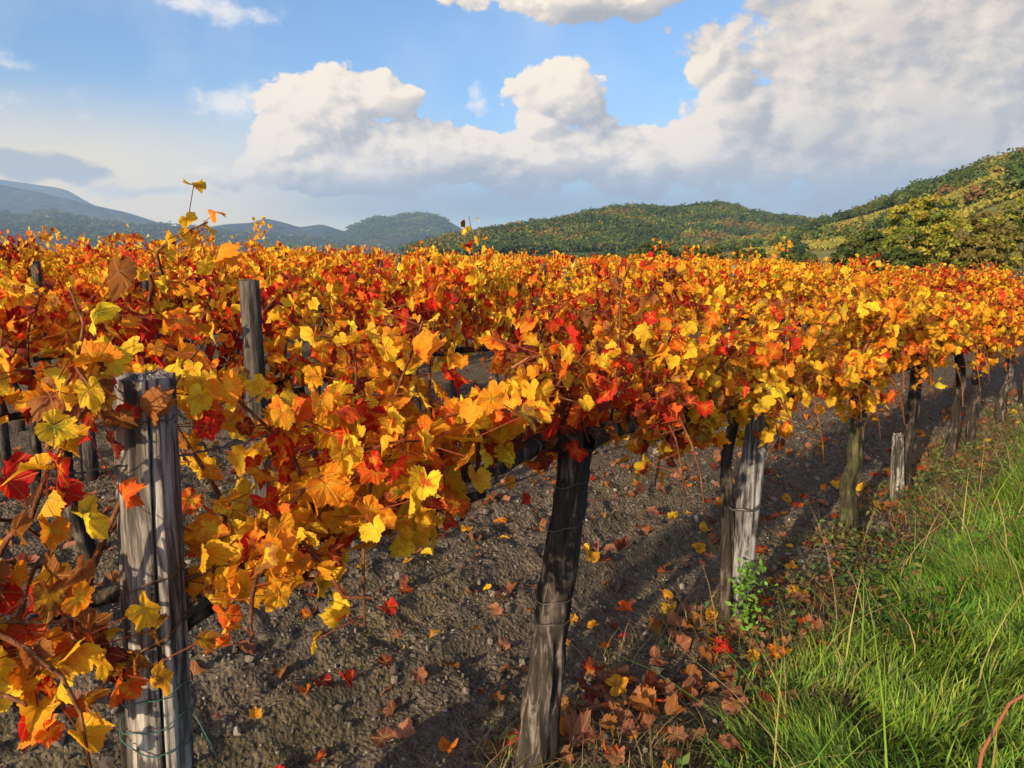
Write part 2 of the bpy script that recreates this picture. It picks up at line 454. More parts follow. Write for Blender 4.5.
col = q.mix(mk[2], col, q.mix(q.noise(tc, .02, 4), (.05, .07, .025), (.13, .12, .045)))
nrm = q.bump(q.m('ADD', q.m('ADD', n2, q.m('MULTIPLY', v1, -.5)), q.m('MULTIPLY', stone, .35)), 1.0, .03, q.bump(n3, .8, .008))
principled(q, out, col, .95, .12, nrm)
tag(obj('ground', me, M_SOIL), kind='structure')

# ------------------------------------------------------------------ hills
def interp_profile(pts, n):
    p = np.array(pts, float); xs = np.linspace(p[0, 0], p[-1, 0], n)
    return xs, np.interp(xs, p[:, 0], p[:, 1]), np.interp(xs, p[:, 0], p[:, 2])
class Hill:
    """land form whose crest runs through given sightings; front falls towards the vineyard, back away from it"""
    def __init__(s, pts, front, back, amp, nx=200, ny=60, seed=0, power=1.0, wl=None):
        xs, ys, ds = interp_profile(pts, nx)
        k = np.ones(5) / 5
        pad = np.concatenate((np.full(2, ys[0]), ys, np.full(2, ys[-1]))); ys = np.convolve(pad, k, 'valid')
        crest = np.array([at_dist(a, b, c) for a, b, c in zip(xs, ys, ds)])
        r = np.linspace(0, 1.6, ny)
        G = np.zeros((nx, ny, 3))
        for j, rr in enumerate(r):
            if rr <= 1:
                off = -front * (1 - rr); z = (rr ** power) * (1 - .25 * (1 - rr) * rr)
            else:
                off = back * (rr - 1) / .6; z = math.cos((rr - 1) / .6 * math.pi / 2)
            kk = (ds + off) / ds
            G[:, j, 0] = crest[:, 0] * kk; G[:, j, 1] = crest[:, 1] * kk
            G[:, j, 2] = crest[:, 2] * z
        wl = wl or front / 3
        nzv = fbm(G[..., 0] / wl + 100, G[..., 1] / wl + 100, seed, 5) - .5
        w = np.minimum(r, 1.0) * (1 - .85 * np.exp(-((r - 1) / .12) ** 2))
        G[..., 2] += amp * nzv * w[None] - .4 * (1 - np.clip(r, 0, 1))[None] ** 8
        s.G, s.r, s.nx, s.ny = G, r, nx, ny
    def mesh(s, name, attrs=None):
        i = (np.arange(s.nx - 1)[:, None] * s.ny + np.arange(s.ny - 1)[None]).ravel()
        return mesh_np(name, s.G.reshape(-1, 3), quads=np.stack((i, i + s.ny, i + s.ny + 1, i + 1), -1), attrs=attrs)
    def sample(s, a, r):
        """surface points at fractions a along the crest, r up the slope (1 = crest)"""
        fa = np.clip(a, 0, 1) * (s.nx - 1.001); fr = np.clip(r / 1.6, 0, 1) * (s.ny - 1.001)
        i, j = fa.astype(int), fr.astype(int); u, v = (fa - i)[:, None], (fr - j)[:, None]
        g = s.G
        return g[i, j] * (1 - u) * (1 - v) + g[i + 1, j] * u * (1 - v) + g[i, j + 1] * (1 - u) * v + g[i + 1, j + 1] * u * v

def hill_mat(name, s0, s1, s2, scale, bump_d, rough=.95, patch=3.0):
    m, q, out = mat_new(name)
    tc = q.n('ShaderNodeTexCoord').outputs['Object']
    n1 = q.noise(tc, scale, 6, .65); n2 = q.noise(tc, scale / patch / 3, 4, .55); vv = q.voro(tc, scale * 2.2)
    col = q.mix(q.mr(n1, .35, .65), s0, s1)
    col = q.mix(q.mr(n2, .50, .62, 0, .85), col, s2)
    nrm = q.bump(q.m('ADD', n1, q.m('MULTIPLY', vv, -.7)), 1.0, bump_d)
    principled(q, out, col, rough, .05, nrm)
    return m
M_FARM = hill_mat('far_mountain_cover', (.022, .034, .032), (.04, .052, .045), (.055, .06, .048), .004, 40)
M_WOODED = hill_mat('wooded_slope_cover', (.016, .026, .014), (.035, .045, .022), (.065, .062, .03), .02, 14)
M_HILL = hill_mat('hill_cover_near', (.03, .045, .016), (.085, .09, .03), (.15, .115, .045), .06, 4)

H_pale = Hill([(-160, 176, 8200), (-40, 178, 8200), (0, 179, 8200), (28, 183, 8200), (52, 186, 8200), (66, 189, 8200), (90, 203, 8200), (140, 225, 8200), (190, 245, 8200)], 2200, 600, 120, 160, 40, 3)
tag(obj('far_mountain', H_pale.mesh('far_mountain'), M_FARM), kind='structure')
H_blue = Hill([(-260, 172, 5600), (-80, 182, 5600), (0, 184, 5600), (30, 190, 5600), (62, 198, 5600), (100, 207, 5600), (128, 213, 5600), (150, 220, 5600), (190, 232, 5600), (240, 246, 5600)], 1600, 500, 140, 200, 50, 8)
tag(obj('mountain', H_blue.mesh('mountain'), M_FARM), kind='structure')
H_peaks = Hill([(120, 240, 4800), (200, 228, 4800), (228, 224, 4800), (250, 223, 4800), (266, 218, 4800), (284, 222, 4800), (300, 227, 4800), (322, 224, 4800), (345, 231, 4800), (372, 232, 4800), (430, 236, 4800), (480, 234, 4800), (520, 246, 4800)], 1100, 400, 90, 240, 50, 12)
tag(obj('mountain', H_peaks.mesh('mountain'), M_FARM), kind='structure')
H_twin = Hill([(300, 250, 4300), (340, 234, 4300), (358, 224, 4300), (376, 218, 4300), (390, 219, 4300), (402, 216, 4300), (416, 214, 4300), (432, 216, 4300), (446, 221, 4300), (462, 230, 4300), (478, 238, 4300), (500, 250, 4300)], 1150, 400, 95, 200, 50, 21)
tag(obj('mountain', H_twin.mesh('mountain'), M_WOODED), kind='structure')
H_left = Hill([(-240, 196, 3700), (-60, 211, 3700), (0, 212, 3700), (24, 214, 3700), (50, 210, 3700), (72, 215, 3700), (104, 221, 3700), (150, 224, 3700), (190, 227, 3700), (240, 233, 3700), (290, 236, 3700), (340, 241, 3700), (430, 246, 3700), (520, 250, 3700)], 1700, 450, 100, 260, 60, 33)
tag(obj('wooded_hill', H_left.mesh('wooded_hill'), M_WOODED), kind='structure')
H_mid0 = Hill([(400, 250, 1500), (440, 240, 1500), (480, 234, 1500), (505, 228, 1500), (535, 222, 1500), (560, 222, 1500), (620, 226, 1500), (700, 240, 1500)], 400, 200, 30, 140, 40, 40)
tag(obj('wooded_hill', H_mid0.mesh('wooded_hill'), M_WOODED), kind='structure')
H_mid = Hill([(410, 254, 820), (450, 243, 830), (490, 237, 850), (520, 232, 870), (548, 225, 880), (580, 217, 900), (610, 211, 910), (640, 209, 920), (668, 211, 930), (690, 209, 940), (718, 206, 950), (736, 209, 950), (752, 215, 950), (775, 219, 950), (800, 222, 960), (830, 227, 960), (860, 236, 960), (900, 250, 960)], 380, 160, 34, 260, 70, 52)
tag(obj('wooded_hill', H_mid.mesh('wooded_hill'), M_HILL), kind='structure')
H_right = Hill([(560, 262, 620), (610, 258, 600), (650, 254, 580), (690, 253, 560), (720, 249, 540), (760, 243, 520), (800, 235, 490), (830, 225, 465), (866, 214, 440), (890, 206, 420), (910, 196, 405), (940, 189, 385), (965, 179, 370), (990, 169, 355), (1024, 164, 335), (1080, 148, 310), (1160, 118, 290), (1300, 96, 270)], 235, 90, 10, 260, 90, 61, power=.9, wl=60)
fa = np.linspace(0, 1, H_right.nx)[:, None] * np.ones((1, H_right.ny)); fr = np.ones((H_right.nx, 1)) * H_right.r[None]
M_RHILL, q, out = mat_new('hillside_cover')
tc = q.n('ShaderNodeTexCoord').outputs['Object']
n1 = q.noise(tc, .35, 5, .6); n2 = q.noise(tc, .03, 3, .5)
z_ = q.sep(tc)[2]
ter = q.m('FRACT', q.m('ADD', q.m('MULTIPLY', z_, .42), q.m('MULTIPLY', n2, 1.3)))
col = q.mix(n1, (.11, .13, .032), (.21, .20, .055))
col = q.mix(q.mr(ter, .35, .65, 0, .6, True), col, (.14, .10, .05))
principled(q, out, col, .95, .08, q.bump(n1, .8, 1.0))
tag(obj('hillside', H_right.mesh('hillside'), M_RHILL), kind='structure')

# air between here and the mountains
me = bpy.data.meshes.new('haze')
HX, HZ0, HZ1 = 9600.0, -1.3, 900.0
vs = [(x, y, z) for z in (HZ0, HZ1) for x, y in ((-HX, -HX), (HX, -HX), (HX, HX), (-HX, HX))]
me.from_pydata(vs, [], [(3, 2, 1, 0), (4, 5, 6, 7), (0, 1, 5, 4), (1, 2, 6, 5), (2, 3, 7, 6), (3, 0, 4, 7)])
mh, q, out = mat_new('haze_air')
pv = q.n('ShaderNodeVolumePrincipled'); pv.inputs['Color'].default_value = (.40, .62, 1.0, 1); pv.inputs['Density'].default_value = 0.0001
pv.inputs['Anisotropy'].default_value = 0.0
q.t.links.new(pv.outputs[0], out.inputs['Volume'])
tag(obj('haze', me, mh), kind='stuff')

# ------------------------------------------------------------------ trees and woods
def clump_cloud(rng, centers, radii, n_per, size, flat=1.0):
    """leaf-sized faces through the volume of many crowns -> verts, quads and per-face crown index"""
    m = len(centers); idx = np.repeat(np.arange(m), n_per); k = len(idx)
    d = unit(rng.normal(size=(k, 3))); d[:, 2] = np.where(d[:, 2] < -.35, -d[:, 2] * .6, d[:, 2])
    rr = rng.uniform(.35, 1.0, (k, 1)) ** .5 * (1 + .22 * rng.normal(size=(k, 1)))
    p = centers[idx] + d * rr * radii[idx]
    nrm = unit(d + .75 * rng.normal(size=(k, 3))); a = unit(np.cross(nrm, rng.normal(size=(k, 3)))); b = np.cross(nrm, a)
    s = (size[idx] if np.ndim(size) else size) * rng.uniform(.6, 1.35, k); s = s[:, None]
    V = np.stack((p - a * s, p - b * s * .62 + nrm * s * .2, p + a * s, p + b * s * .62 + nrm * s * .2), 1).reshape(-1, 3)
    return V, np.arange(4 * k).reshape(-1, 4), idx
GREENS = np.array([(.030, .052, .016), (.045, .075, .020), (.075, .095, .022), (.125, .125, .026), (.17, .135, .03), (.15, .085, .03), (.022, .042, .018)])
def forest(name, hill, m, amin, amax, rmin, rmax, rad, n_per, seed, weights, keep=None, ls=.42):
    rng = np.random.default_rng(seed)
    a, r = rng.uniform(amin, amax, m), rng.uniform(rmin, rmax, m)
    P = hill.sample(a, r)
    if keep is not None:
        k = keep(a, r, P, rng); P = P[k]; a = a[k]; r = r[k]
    m = len(P)
    rd = rng.uniform(.65, 1.3, (m, 1)) * np.array(rad)[None] * rng.uniform(.85, 1.15, (m, 3))
    P = P.copy(); P[:, 2] += rd[:, 2] * .75
    V, Q, idx = clump_cloud(rng, P, rd, n_per, rd.mean(1) * ls)
    pn = fbm(P[:, 0] / 55 + 50, P[:, 1] / 55 + 50, seed, 3)
    w = np.array(weights, float); w /= w.sum()
    cls = np.clip(np.searchsorted(np.cumsum(w), np.clip(.5 + (pn - .5) * 1.6 + rng.normal(size=m) * .22, 0, .999)), 0, len(GREENS) - 1)
    col = GREENS[cls] * rng.uniform(.75, 1.3, (m, 1))
    fc = col[idx] * rng.uniform(.8, 1.22, (len(idx), 1))
    return tag(obj(name, mesh_np(name, V, quads=Q, attrs={'col': np.repeat(fc, 4, 0)}, smooth=False), M_SLOPEGREEN), kind='stuff')
forest('woods', H_mid, 9500, 0, 1, .12, 1.12, (3.6, 3.6, 3.6), 30, 5, (3.2, 3.2, 1.5, .9, .35, .25, 0), ls=.32)
forest('woods', H_mid0, 1500, 0, 1, .5, 1.1, (6, 6, 5), 14, 6, (3, 3, 1, .4, .2, .1, 0))
forest('woods', H_left, 6500, 0, 1, .3, 1.08, (11, 11, 8), 10, 7, (4, 3, 1.2, .4, .1, .0, 0),
       keep=lambda a, r, P, g: fbm(P[:, 0] / 160, P[:, 1] / 160, 3, 3) > .40)
forest('woods', H_twin, 2600, .1, 1, .5, 1.04, (13, 13, 8), 8, 8, (4, 3, 1, .3, 0, 0, 0), keep=lambda a, r, P, g: fbm(P[:, 0] / 200, P[:, 1] / 200, 4, 3) > .45)
# the wooded belts of the near hillside: trees too many to count, crest and hedges
def rkeep(a, r, P, g):
    belt = (r > .80 + .10 * np.sin(a * 21)) | (np.abs(r - .45 - .1 * np.sin(a * 9)) < .035) | (fbm(P[:, 0] / 34, P[:, 1] / 34, 77, 3) > .70)
    return belt
forest('hillside_woods', H_right, 3600, 0, 1, .12, 1.14, (3.0, 3.0, 3.0), 130, 9, (2.0, 2.6, 1.9, 1.2, .7, .8, 0), keep=rkeep, ls=.24)
# vine rows on the hillside terraces
rng = np.random.default_rng(12)
rows_r = np.linspace(.2, .8, 30); rv, ra = np.meshgrid(rows_r, np.linspace(.25, .98, 420), indexing='ij')
rv = (rv + .004 * np.sin(ra * 40)).ravel(); ra = (ra + rng.uniform(-.001, .001, ra.shape)).ravel()
P = H_right.sample(ra, rv)
kp = fbm(P[:, 0] / 34, P[:, 1] / 34, 77, 3) < .58; P = P[kp]
P[:, 2] += .8
rd = np.tile((.9, .9, .75), (len(P), 1)) * rng.uniform(.7, 1.2, (len(P), 1))
V, Q, idx = clump_cloud(rng, P, rd, 6, .55)
cc = np.array([(.22, .20, .04), (.28, .22, .045), (.17, .18, .035)])[rng.integers(0, 3, len(P))]
tag(obj('hillside_vine_rows', mesh_np('hillside_vine_rows', V, quads=Q, attrs={'col': np.repeat(cc[idx] * rng.uniform(.8, 1.2, (len(idx), 1)), 4, 0)}, smooth=False), M_SLOPEGREEN), kind='stuff')

def make_tree(name, px, top_py, width_px, dist, pal, seed, label, cat='tree', group=None, lobes=9, leaf=.12, n_leaf=3200, slim=1.0):
    rng = np.random.default_rng(seed)
    top = at_dist(px, top_py, dist); Ht = top[2]; W = width_px / F_PX * dist / 2
    base = empty(name, (top[0], dist, 0))
    tr = MB()
    trunk_top = Ht * .45
    pth = np.array([(0, 0, -.2), (.06, .03, Ht * .15), (-.05, .06, Ht * .3), (.04, 0, trunk_top), (.02, .02, Ht * .8)])
    tr.tube(pth, np.array((.16, .13, .11, .08, .03)) * Ht / 5.5, 8)
    cs, rs = [], []
    for i in range(lobes):
        h = (i + .5) / lobes; ang = i * 2.4 + rng.uniform(-.4, .4)
        prof = math.sin(math.pi * min(1, .18 + h * .80)) ** .8
        cx, cy, cz = math.cos(ang) * W * .55 * prof, math.sin(ang) * W * .55 * prof, Ht * (.22 + .68 * h)
        r = max(W * (.30 + .28 * prof), .25) * rng.uniform(.8, 1.15)
        cs.append((cx, cy, cz)); rs.append((r, r, min(r * .85 * slim, (Ht - cz) + .05 if h > .7 else r)))
        tr.tube(np.array([(0, 0, min(cz * .55, trunk_top)), (cx * .5, cy * .5, cz * .8), (cx, cy, cz)]), np.array((.06, .04, .015)) * Ht / 5.5, 6)
    obj('trunk', tr.mesh('tree_trunk'), M_TREEBARK, base)
    cs, rs = np.array(cs), np.array(rs)
    # sub-clumps on each lobe give an uneven outline
    sub_c, sub_r = [], []
    for c, r in zip(cs, rs):
        for k in range(13):
            d = unit(rng.normal(size=3)); sub_c.append(c + d * r * rng.uniform(.55, .95)); sub_r.append(r * rng.uniform(.18, .38))
    sub_c, sub_r = np.array(sub_c), np.array(sub_r)
    V, Q, idx = clump_cloud(rng, sub_c, sub_r, max(6, int(n_leaf * 1.7) // len(sub_c)), leaf)
    pal = np.array(pal); cl = pal[rng.integers(0, len(pal), len(sub_c))] * rng.uniform(.75, 1.25, (len(sub_c), 1))
    fc = cl[idx] * rng.uniform(.75, 1.3, (len(idx), 1))
    V[:, 2] = np.maximum(V[:, 2], .15)
    obj('crown', mesh_np('tree_crown', V, quads=Q, attrs={'col': np.repeat(fc, 4, 0)}, smooth=False), M_FOL, base)
    return tag(base, label, cat, group)
OLIVE = [(.035, .06, .016), (.05, .075, .018), (.085, .10, .022)]
YELL = [(.19, .20, .026), (.25, .23, .03), (.13, .16, .024), (.27, .22, .032)]
BROWNY = [(.14, .11, .03), (.17, .14, .03), (.10, .095, .025)]
make_tree('bush', 866, 230, 66, 46, OLIVE, 3, 'dark olive green bush just behind the orange vines, lower than the yellow tree beside it', 'bush', n_leaf=4200)
make_tree('tree', 925, 197, 84, 44, YELL, 4, 'tall yellow green broadleaf tree with a pointed top behind the vines', 'tree', n_leaf=5200, lobes=12)
make_tree('tree', 984, 210, 70, 42, BROWNY + YELL[:1], 5, 'brownish olive tree between the pointed yellow tree and the tree at the picture edge', 'tree', n_leaf=4200)
make_tree('tree', 1034, 190, 84, 46, YELL[:2] + OLIVE[2:], 6, 'yellow olive tree cut off by the right edge of the picture', 'tree', n_leaf=4600, lobes=11)
make_tree('bush', 898, 248, 46, 42, OLIVE, 15, 'low dark bush in front of the pointed yellow tree', 'bush', n_leaf=3000)
make_tree('bush', 652, 243, 44, 95, OLIVE, 7, 'small dark bush standing alone behind the middle of the vineyard', 'bush', n_leaf=2400, leaf=.2)
make_tree('bush', 750, 252, 40, 130, OLIVE, 8, 'round dark green bush at the foot of the terraced hillside', 'bush', n_leaf=2000, leaf=.3)
make_tree('bush', 704, 251, 60, 135, OLIVE + BROWNY[:1], 9, 'olive bush where the hillside meets the wooded hill', 'bush', n_leaf=2000, leaf=.3)
make_tree('bush', 796, 259, 50, 120, OLIVE, 10, 'wide low green bush below the terraced vineyard plot', 'bush', n_leaf=2000, leaf=.28)
make_tree('bush', 846, 258, 44, 90, BROWNY, 11, 'small brownish bush left of the dark olive bush', 'bush', n_leaf=1800, leaf=.2)

# ------------------------------------------------------------------ vine leaves
YEL, GLD, ORG, ROR, RED, MAR, BRN, OLV, LIM = range(9)
PAL = np.array([(.82, .53, .03), (.80, .40, .022), (.75, .25, .015), (.64, .10, .010), (.52, .018, .012),
                (.17, .028, .018), (.30, .115, .03), (.34, .33, .035), (.52, .50, .05)])
EDGE = {YEL: (GLD, ORG, GLD, YEL, BRN), GLD: (ORG, ROR, YEL, YEL, ORG), ORG: (ROR, RED, YEL, GLD, GLD), ROR: (RED, MAR, ORG, YEL), RED: (MAR, ROR, RED, ORG),
        MAR: (RED, BRN, MAR), BRN: (MAR, GLD, BRN), OLV: (YEL, GLD, BRN), LIM: (YEL, OLV, GLD)}
_half = [(0, 1.00), (6, .89), (11, .92), (17, .80), (22, .84), (28, .71), (33, .73), (39, .79), (44, .90), (49, .86), (55, .96), (61, .85), (67, .88), (74, .76), (80, .74),
         (86, .70), (93, .80), (99, .76), (106, .86), (113, .77), (120, .80), (128, .71), (136, .73), (145, .63), (154, .60), (164, .44), (173, .24)]
_out = np.array(_half + [(180, .10)] + [(360 - a, r) for a, r in _half[:0:-1]], float)
def leaf_template(level):
    """grape leaf in its own plane: origin at the petiole, tip along +Y"""
    if level == 0:
        a, r = np.radians(_out[:, 0]), _out[:, 1]; n = len(a)
        o = np.stack((np.sin(a) * r, np.cos(a) * r), -1)
        V = np.concatenate((np.zeros((1, 2)), o * .42, o * .75, o)); e = np.concatenate(([0], np.full(n, .35), np.full(n, .72), np.ones(n)))
        j = np.arange(n); j2 = (j + 1) % n
        T = [np.stack((np.zeros(n, int), 1 + j2, 1 + j), -1)]
        for k in (0, 1):
            b0, b1 = 1 + k * n, 1 + (k + 1) * n
            T += [np.stack((b0 + j, b0 + j2, b1 + j2), -1), np.stack((b0 + j, b1 + j2, b1 + j), -1)]
        return V, e, np.concatenate(T)
    if level == 1:
        an = np.array((0, 28, 54, 80, 108, 150, 180, 210, 252, 280, 306, 332.)); r = np.array((1, .72, .95, .72, .84, .62, .12, .62, .84, .72, .95, .72))
    else:
        an = np.array((0, 55, 112, 180, 248, 305.)); r = np.array((1, .85, .72, .2, .72, .85))
    a = np.radians(an); o = np.stack((np.sin(a) * r, np.cos(a) * r), -1); n = len(a)
    V = np.concatenate((np.zeros((1, 2)), o)); e = np.concatenate(([0], np.ones(n))); j = np.arange(n)
    return V, e, np.stack((np.zeros(n, int), 1 + (j + 1) % n, 1 + j), -1)
LT = [leaf_template(i) for i in range(3)]

def leaf_cloud(rng, pos, nrm, tip, size, cls, level, curl=1.0):
    """many leaves as one set of arrays"""
    T2, e, tri = LT[level]; n, k = len(pos), len(T2)
    nrm = unit(nrm); tip = unit(tip - nrm * (tip * nrm).sum(-1, keepdims=True)); X = np.cross(tip, nrm)
    asym = rng.uniform(.88, 1.12, (n, 1)); x = T2[None, :, 0] * asym; y = np.repeat(T2[None, :, 1], n, 0)
    if level == 0:
        x = x * (1 + rng.uniform(-.06, .06, (n, k)) * e); y = y * (1 + rng.uniform(-.06, .06, (n, k)) * e)
    r2 = x * x + y * y; an = np.arctan2(x, y)
    curl = curl * (1.0, 1.25, 1.5)[level]; fold = rng.normal(.30, .50, (n, 1)) * curl; droop = rng.normal(-.32, .42, (n, 1)) * curl
    wv = rng.uniform(.06, .24, (n, 1)) * curl; ph = rng.uniform(0, 6.28, (n, 1)); m = rng.integers(2, 5, (n, 1))
    z = fold * np.abs(x) ** 1.5 + droop * y * np.abs(y) + wv * np.sin(m * an + ph) * r2
    if level == 0: z = z + .07 * curl * np.sin(5 * an + ph * 2) * np.sqrt(r2) + rng.normal(0, .032, (n, k)) * e
    crumple = rng.uniform(0, 1, (n, 1)) ** 1.3 * curl      # drying leaves roll inwards
    x = x * (1 - .45 * crumple * np.abs(x)); z = z + crumple * (.7 * x * x)
    s = size[:, None, None]
    P = pos[:, None] + s * (x[..., None] * X[:, None] + y[..., None] * tip[:, None] + z[..., None] * nrm[:, None])
    c1 = PAL[cls]; c2 = PAL[np.array([EDGE[c][rng.integers(0, len(EDGE[c]))] for c in cls])]
    j = rng.normal(1, .13, (n, 1)); h = rng.normal(0, .05, (n, 3)); j = j * np.where(rng.uniform(size=(n, 1)) < .07, .55, 1.0); c1 = np.clip(c1 * j * (1 + h), .004, .85); c2 = np.clip(c2 * rng.normal(1, .15, (n, 1)), .004, .85)
    luv = np.zeros((n, k, 4)); luv[..., 0] = T2[None, :, 0]; luv[..., 1] = T2[None, :, 1]; luv[..., 2] = e[None]; luv[..., 3] = rng.uniform(0, 1, (n, 1))
    tris = (tri[None] + (np.arange(n) * k)[:, None, None]).reshape(-1, 3)
    on = np.ones((n, 1)); c1 = np.concatenate((c1, on), 1); c2 = np.concatenate((c2, on), 1)
    return P.reshape(-1, 3), tris, {'c1': np.repeat(c1, k, 0), 'c2': np.repeat(c2, k, 0), 'luv': luv.reshape(-1, 4)}
def leaf_mesh(name, *a, **k):
    V, T, A = leaf_cloud(*a, **k); return mesh_np(name, V, T, attrs=A, smooth=True)

MOODS = {  # share of each leaf colour
    'gold':   (4.2, 5.0, 2.8, .8, .4, .10, .35, .3, .2),
    'yellow': (5.5, 4.4, 1.3, .2, .1, .05, .4, 1.0, .8),
    'orange': (2.8, 4.4, 4.6, 1.7, .7, .10, .3, .15, .1),
    'fire':   (1.0, 2.2, 3.4, 3.2, 2.6, .6, .6, .2, .1),
    'red':    (.2, .5, 1.2, 3.2, 5.5, 1.6, .5, .1, .05),
    'dark':   (1.6, 1.2, 1.4, 2.0, 2.4, 3.2, 1.6, .5, .4),
    'mixed':  (2.4, 2.0, 2.0, 1.6, 1.2, 1.5, 2.0, .9, .6),
    'olive':  (3.6, 2.4, .8, .3, .2, .1, .6, 2.6, 1.4),
}
def shoot_path(rng, start, length, lean, droop, k=9):
    """a cane that climbs, leans and bends over with its own weight"""
    d = unit(np.array((lean[0], lean[1], 1.0))); p = np.array(start, float); pts = [p.copy()]; st = length / (k - 1)
    for i in range(k - 1):
        d = unit(d + np.array((rng.normal(0, .12), rng.normal(0, .10), -droop * (i + 1) / k)))
        p = p + d * st; pts.append(p.copy())
    return np.array(pts)
def along(path, s):
    seg = np.linalg.norm(np.diff(path, axis=0), axis=1); cum = np.concatenate(([0], np.cumsum(seg))); s = s * cum[-1]
    return np.stack([np.interp(s, cum, path[:, i]) for i in range(3)], -1), cum[-1]

def grow(rng, span=1.2, shoots=16, step=.05, mood='orange', moods=None, cordon=.95, up=.62, hang=.38, size=(.024, .048), level=0, extra=4.4, zmin=.66, side=0.0, zmax=1.62, mood_at=None):
    """canes and leaves of one vine in its own frame: x along the row, y towards the verge, z up"""
    canes, pos, nrm, tip, cls = [], [], [], [], []
    pet = []
    for i in range(shoots):
        x0 = (i + rng.uniform(.1, .9)) / shoots * span - span / 2
        hanging = rng.uniform() < hang
        sgn = rng.choice((-1, 1)) if rng.uniform() > abs(side) else math.copysign(1, side)
        if hanging:
            pth = shoot_path(rng, (x0, rng.normal(0, .03), cordon + rng.uniform(0, .06)), rng.uniform(.4, .75), (rng.normal(0, .6), sgn * rng.uniform(.3, .7)), rng.uniform(1.0, 1.7))
        else:
            pth = shoot_path(rng, (x0, rng.normal(0, .03), cordon + rng.uniform(0, .06)), up * rng.uniform(.75, 1.25), (rng.normal(0, .28), rng.normal(0, .22)), rng.uniform(.05, .45))
        tall = (not hanging) and rng.uniform() < (.13 if level == 0 else .2)
        if tall: pth[:, 2] = cordon + (pth[:, 2] - cordon) * (1.14 if level == 0 else 1.20)
        pth[:, 2] = np.clip(pth[:, 2], zmin + .06, zmax + (.10 if level == 0 else .26) * tall)
        canes.append(pth)
        L = np.linalg.norm(np.diff(pth, axis=0), axis=1).sum()
        m = max(3, int(L / step * extra)); s = rng.uniform(.05, 1.0, m)
        q, _ = along(pth, s)
        az = rng.uniform(0, 2 * math.pi, m); od = np.stack((np.cos(az) * .8, np.sin(az), rng.uniform(-.5, .5, m)), -1)
        pl = rng.uniform(.04, .13, (m, 1)); p = q + od * pl
        mm = mood if moods is None else moods[rng.integers(0, len(moods))]
        if mood_at is not None: mm = mood_at(pth[len(pth) // 2], rng) or mm
        w = np.array(MOODS[mm]); w = w ** 1.25 * rng.uniform(.25, 1.75, len(w)); w /= w.sum()
        cls.append(rng.choice(len(w), m, p=w)); pos.append(p); pet.append(q)
        outw = np.sign(od[:, 1:2] + .001)
        nr = np.concatenate((rng.normal(0, .55, (m, 1)), outw * rng.uniform(.3, 1.0, (m, 1)), rng.uniform(-.05, .75, (m, 1))), 1) + rng.normal(0, .28, (m, 3))
        nrm.append(nr); tip.append(np.concatenate((rng.normal(0, .6, (m, 1)), outw * rng.uniform(0, .5, (m, 1)), rng.uniform(-1.2, -.25, (m, 1))), 1))
    pos, nrm, tip, cls, pet = map(np.concatenate, (pos, nrm, tip, cls, pet))
    lim = .22 + .20 * sstep(pos[:, 2], .95, 1.25)
    keep = (pos[:, 2] > zmin) & (np.abs(pos[:, 1]) < lim) & (pos[:, 2] < zmax + .36)
    pos, nrm, tip, cls, pet = pos[keep], nrm[keep], tip[keep], cls[keep], pet[keep]
    sz = rng.uniform(size[0], size[1], len(pos)) * (1 - .3 * sstep(pos[:, 2], 1.2, 1.6))
    return canes, (pos, nrm, tip, sz, cls), pet

def woody(rng, path, r0, r1, sides=14, seed=0, twist=3.0, flare=.35, n=46, gnarl=.22):
    """gnarled trunk: ridged, twisted bark on a tapered core"""
    path = np.array(path, float); s = np.linspace(0, 1, n)
    # smooth the path
    P, _ = along(path, s)
    ker = np.hanning(9)[1:-1]; ker /= ker.sum()
    pad = np.concatenate((np.repeat(P[:1], 3, 0) - (P[3:0:-1] - P[:1]) * 0, P, np.repeat(P[-1:], 3, 0)))
    P = np.stack([np.convolve(pad[:, i], ker, 'valid') for i in range(3)], -1)
    P += np.stack((vnoise(s * 6, s * 0 + seed, 3) - .5, vnoise(s * 6, s * 0 + seed + 9, 4) - .5, s * 0), -1) * r0 * .9
    T = unit(np.gradient(P, axis=0)); V = []; a = np.arange(sides) * 2 * math.pi / sides
    prev = unit(np.cross(T[0], np.array((.2, .97, .1))))
    for i in range(n):
        x = unit(prev - T[i] * (prev @ T[i])); y = np.cross(T[i], x); prev = x
        r = r0 + (r1 - r0) * s[i] + r0 * flare * math.exp(-s[i] * 9)
        rr = r * (1 + gnarl * (2 * fbm(np.cos(a + twist * s[i]) * 1.7 + 5 + seed, np.sin(a + twist * s[i]) * 1.7 + s[i] * 4, seed, 3) - 1)
                  + gnarl * .22 * np.sin(a * 11 + twist * 3 * s[i] + 5 * vnoise(np.array([s[i] * 9]), np.array([2.0 * seed]), 8)) + gnarl * .45 * np.sin(a * 5 + twist * 2 * s[i] + 3 * vnoise(np.array([s[i] * 6]), np.array([1.0 * seed]), 7)))
        V.append(P[i] + (np.cos(a) * rr)[:, None] * x + (np.sin(a) * rr)[:, None] * y)
    V = np.concatenate(V); i = np.arange(n - 1)[:, None] * sides; j = np.arange(sides)[None]; j2 = (j + 1) % sides
    Q = np.stack((i + j, i + j2, i + sides + j2, i + sides + j), -1).reshape(-1, 4)
    c1 = len(V); V = np.concatenate((V, P[-1:])); jj = np.arange(sides)
    return V, Q, np.stack((np.full(sides, c1), (n - 1) * sides + jj, (n - 1) * sides + (jj + 1) % sides), -1)
ROT = math.pi / 2 - ROW_ANG                    # vine frame x -> row direction; y then points away from the verge
def vine_frame(t, n):
    x, y = tn(t, n); z = float(ground_h(np.array([x]), np.array([y]))[0])
    return (x, y, z), ROT

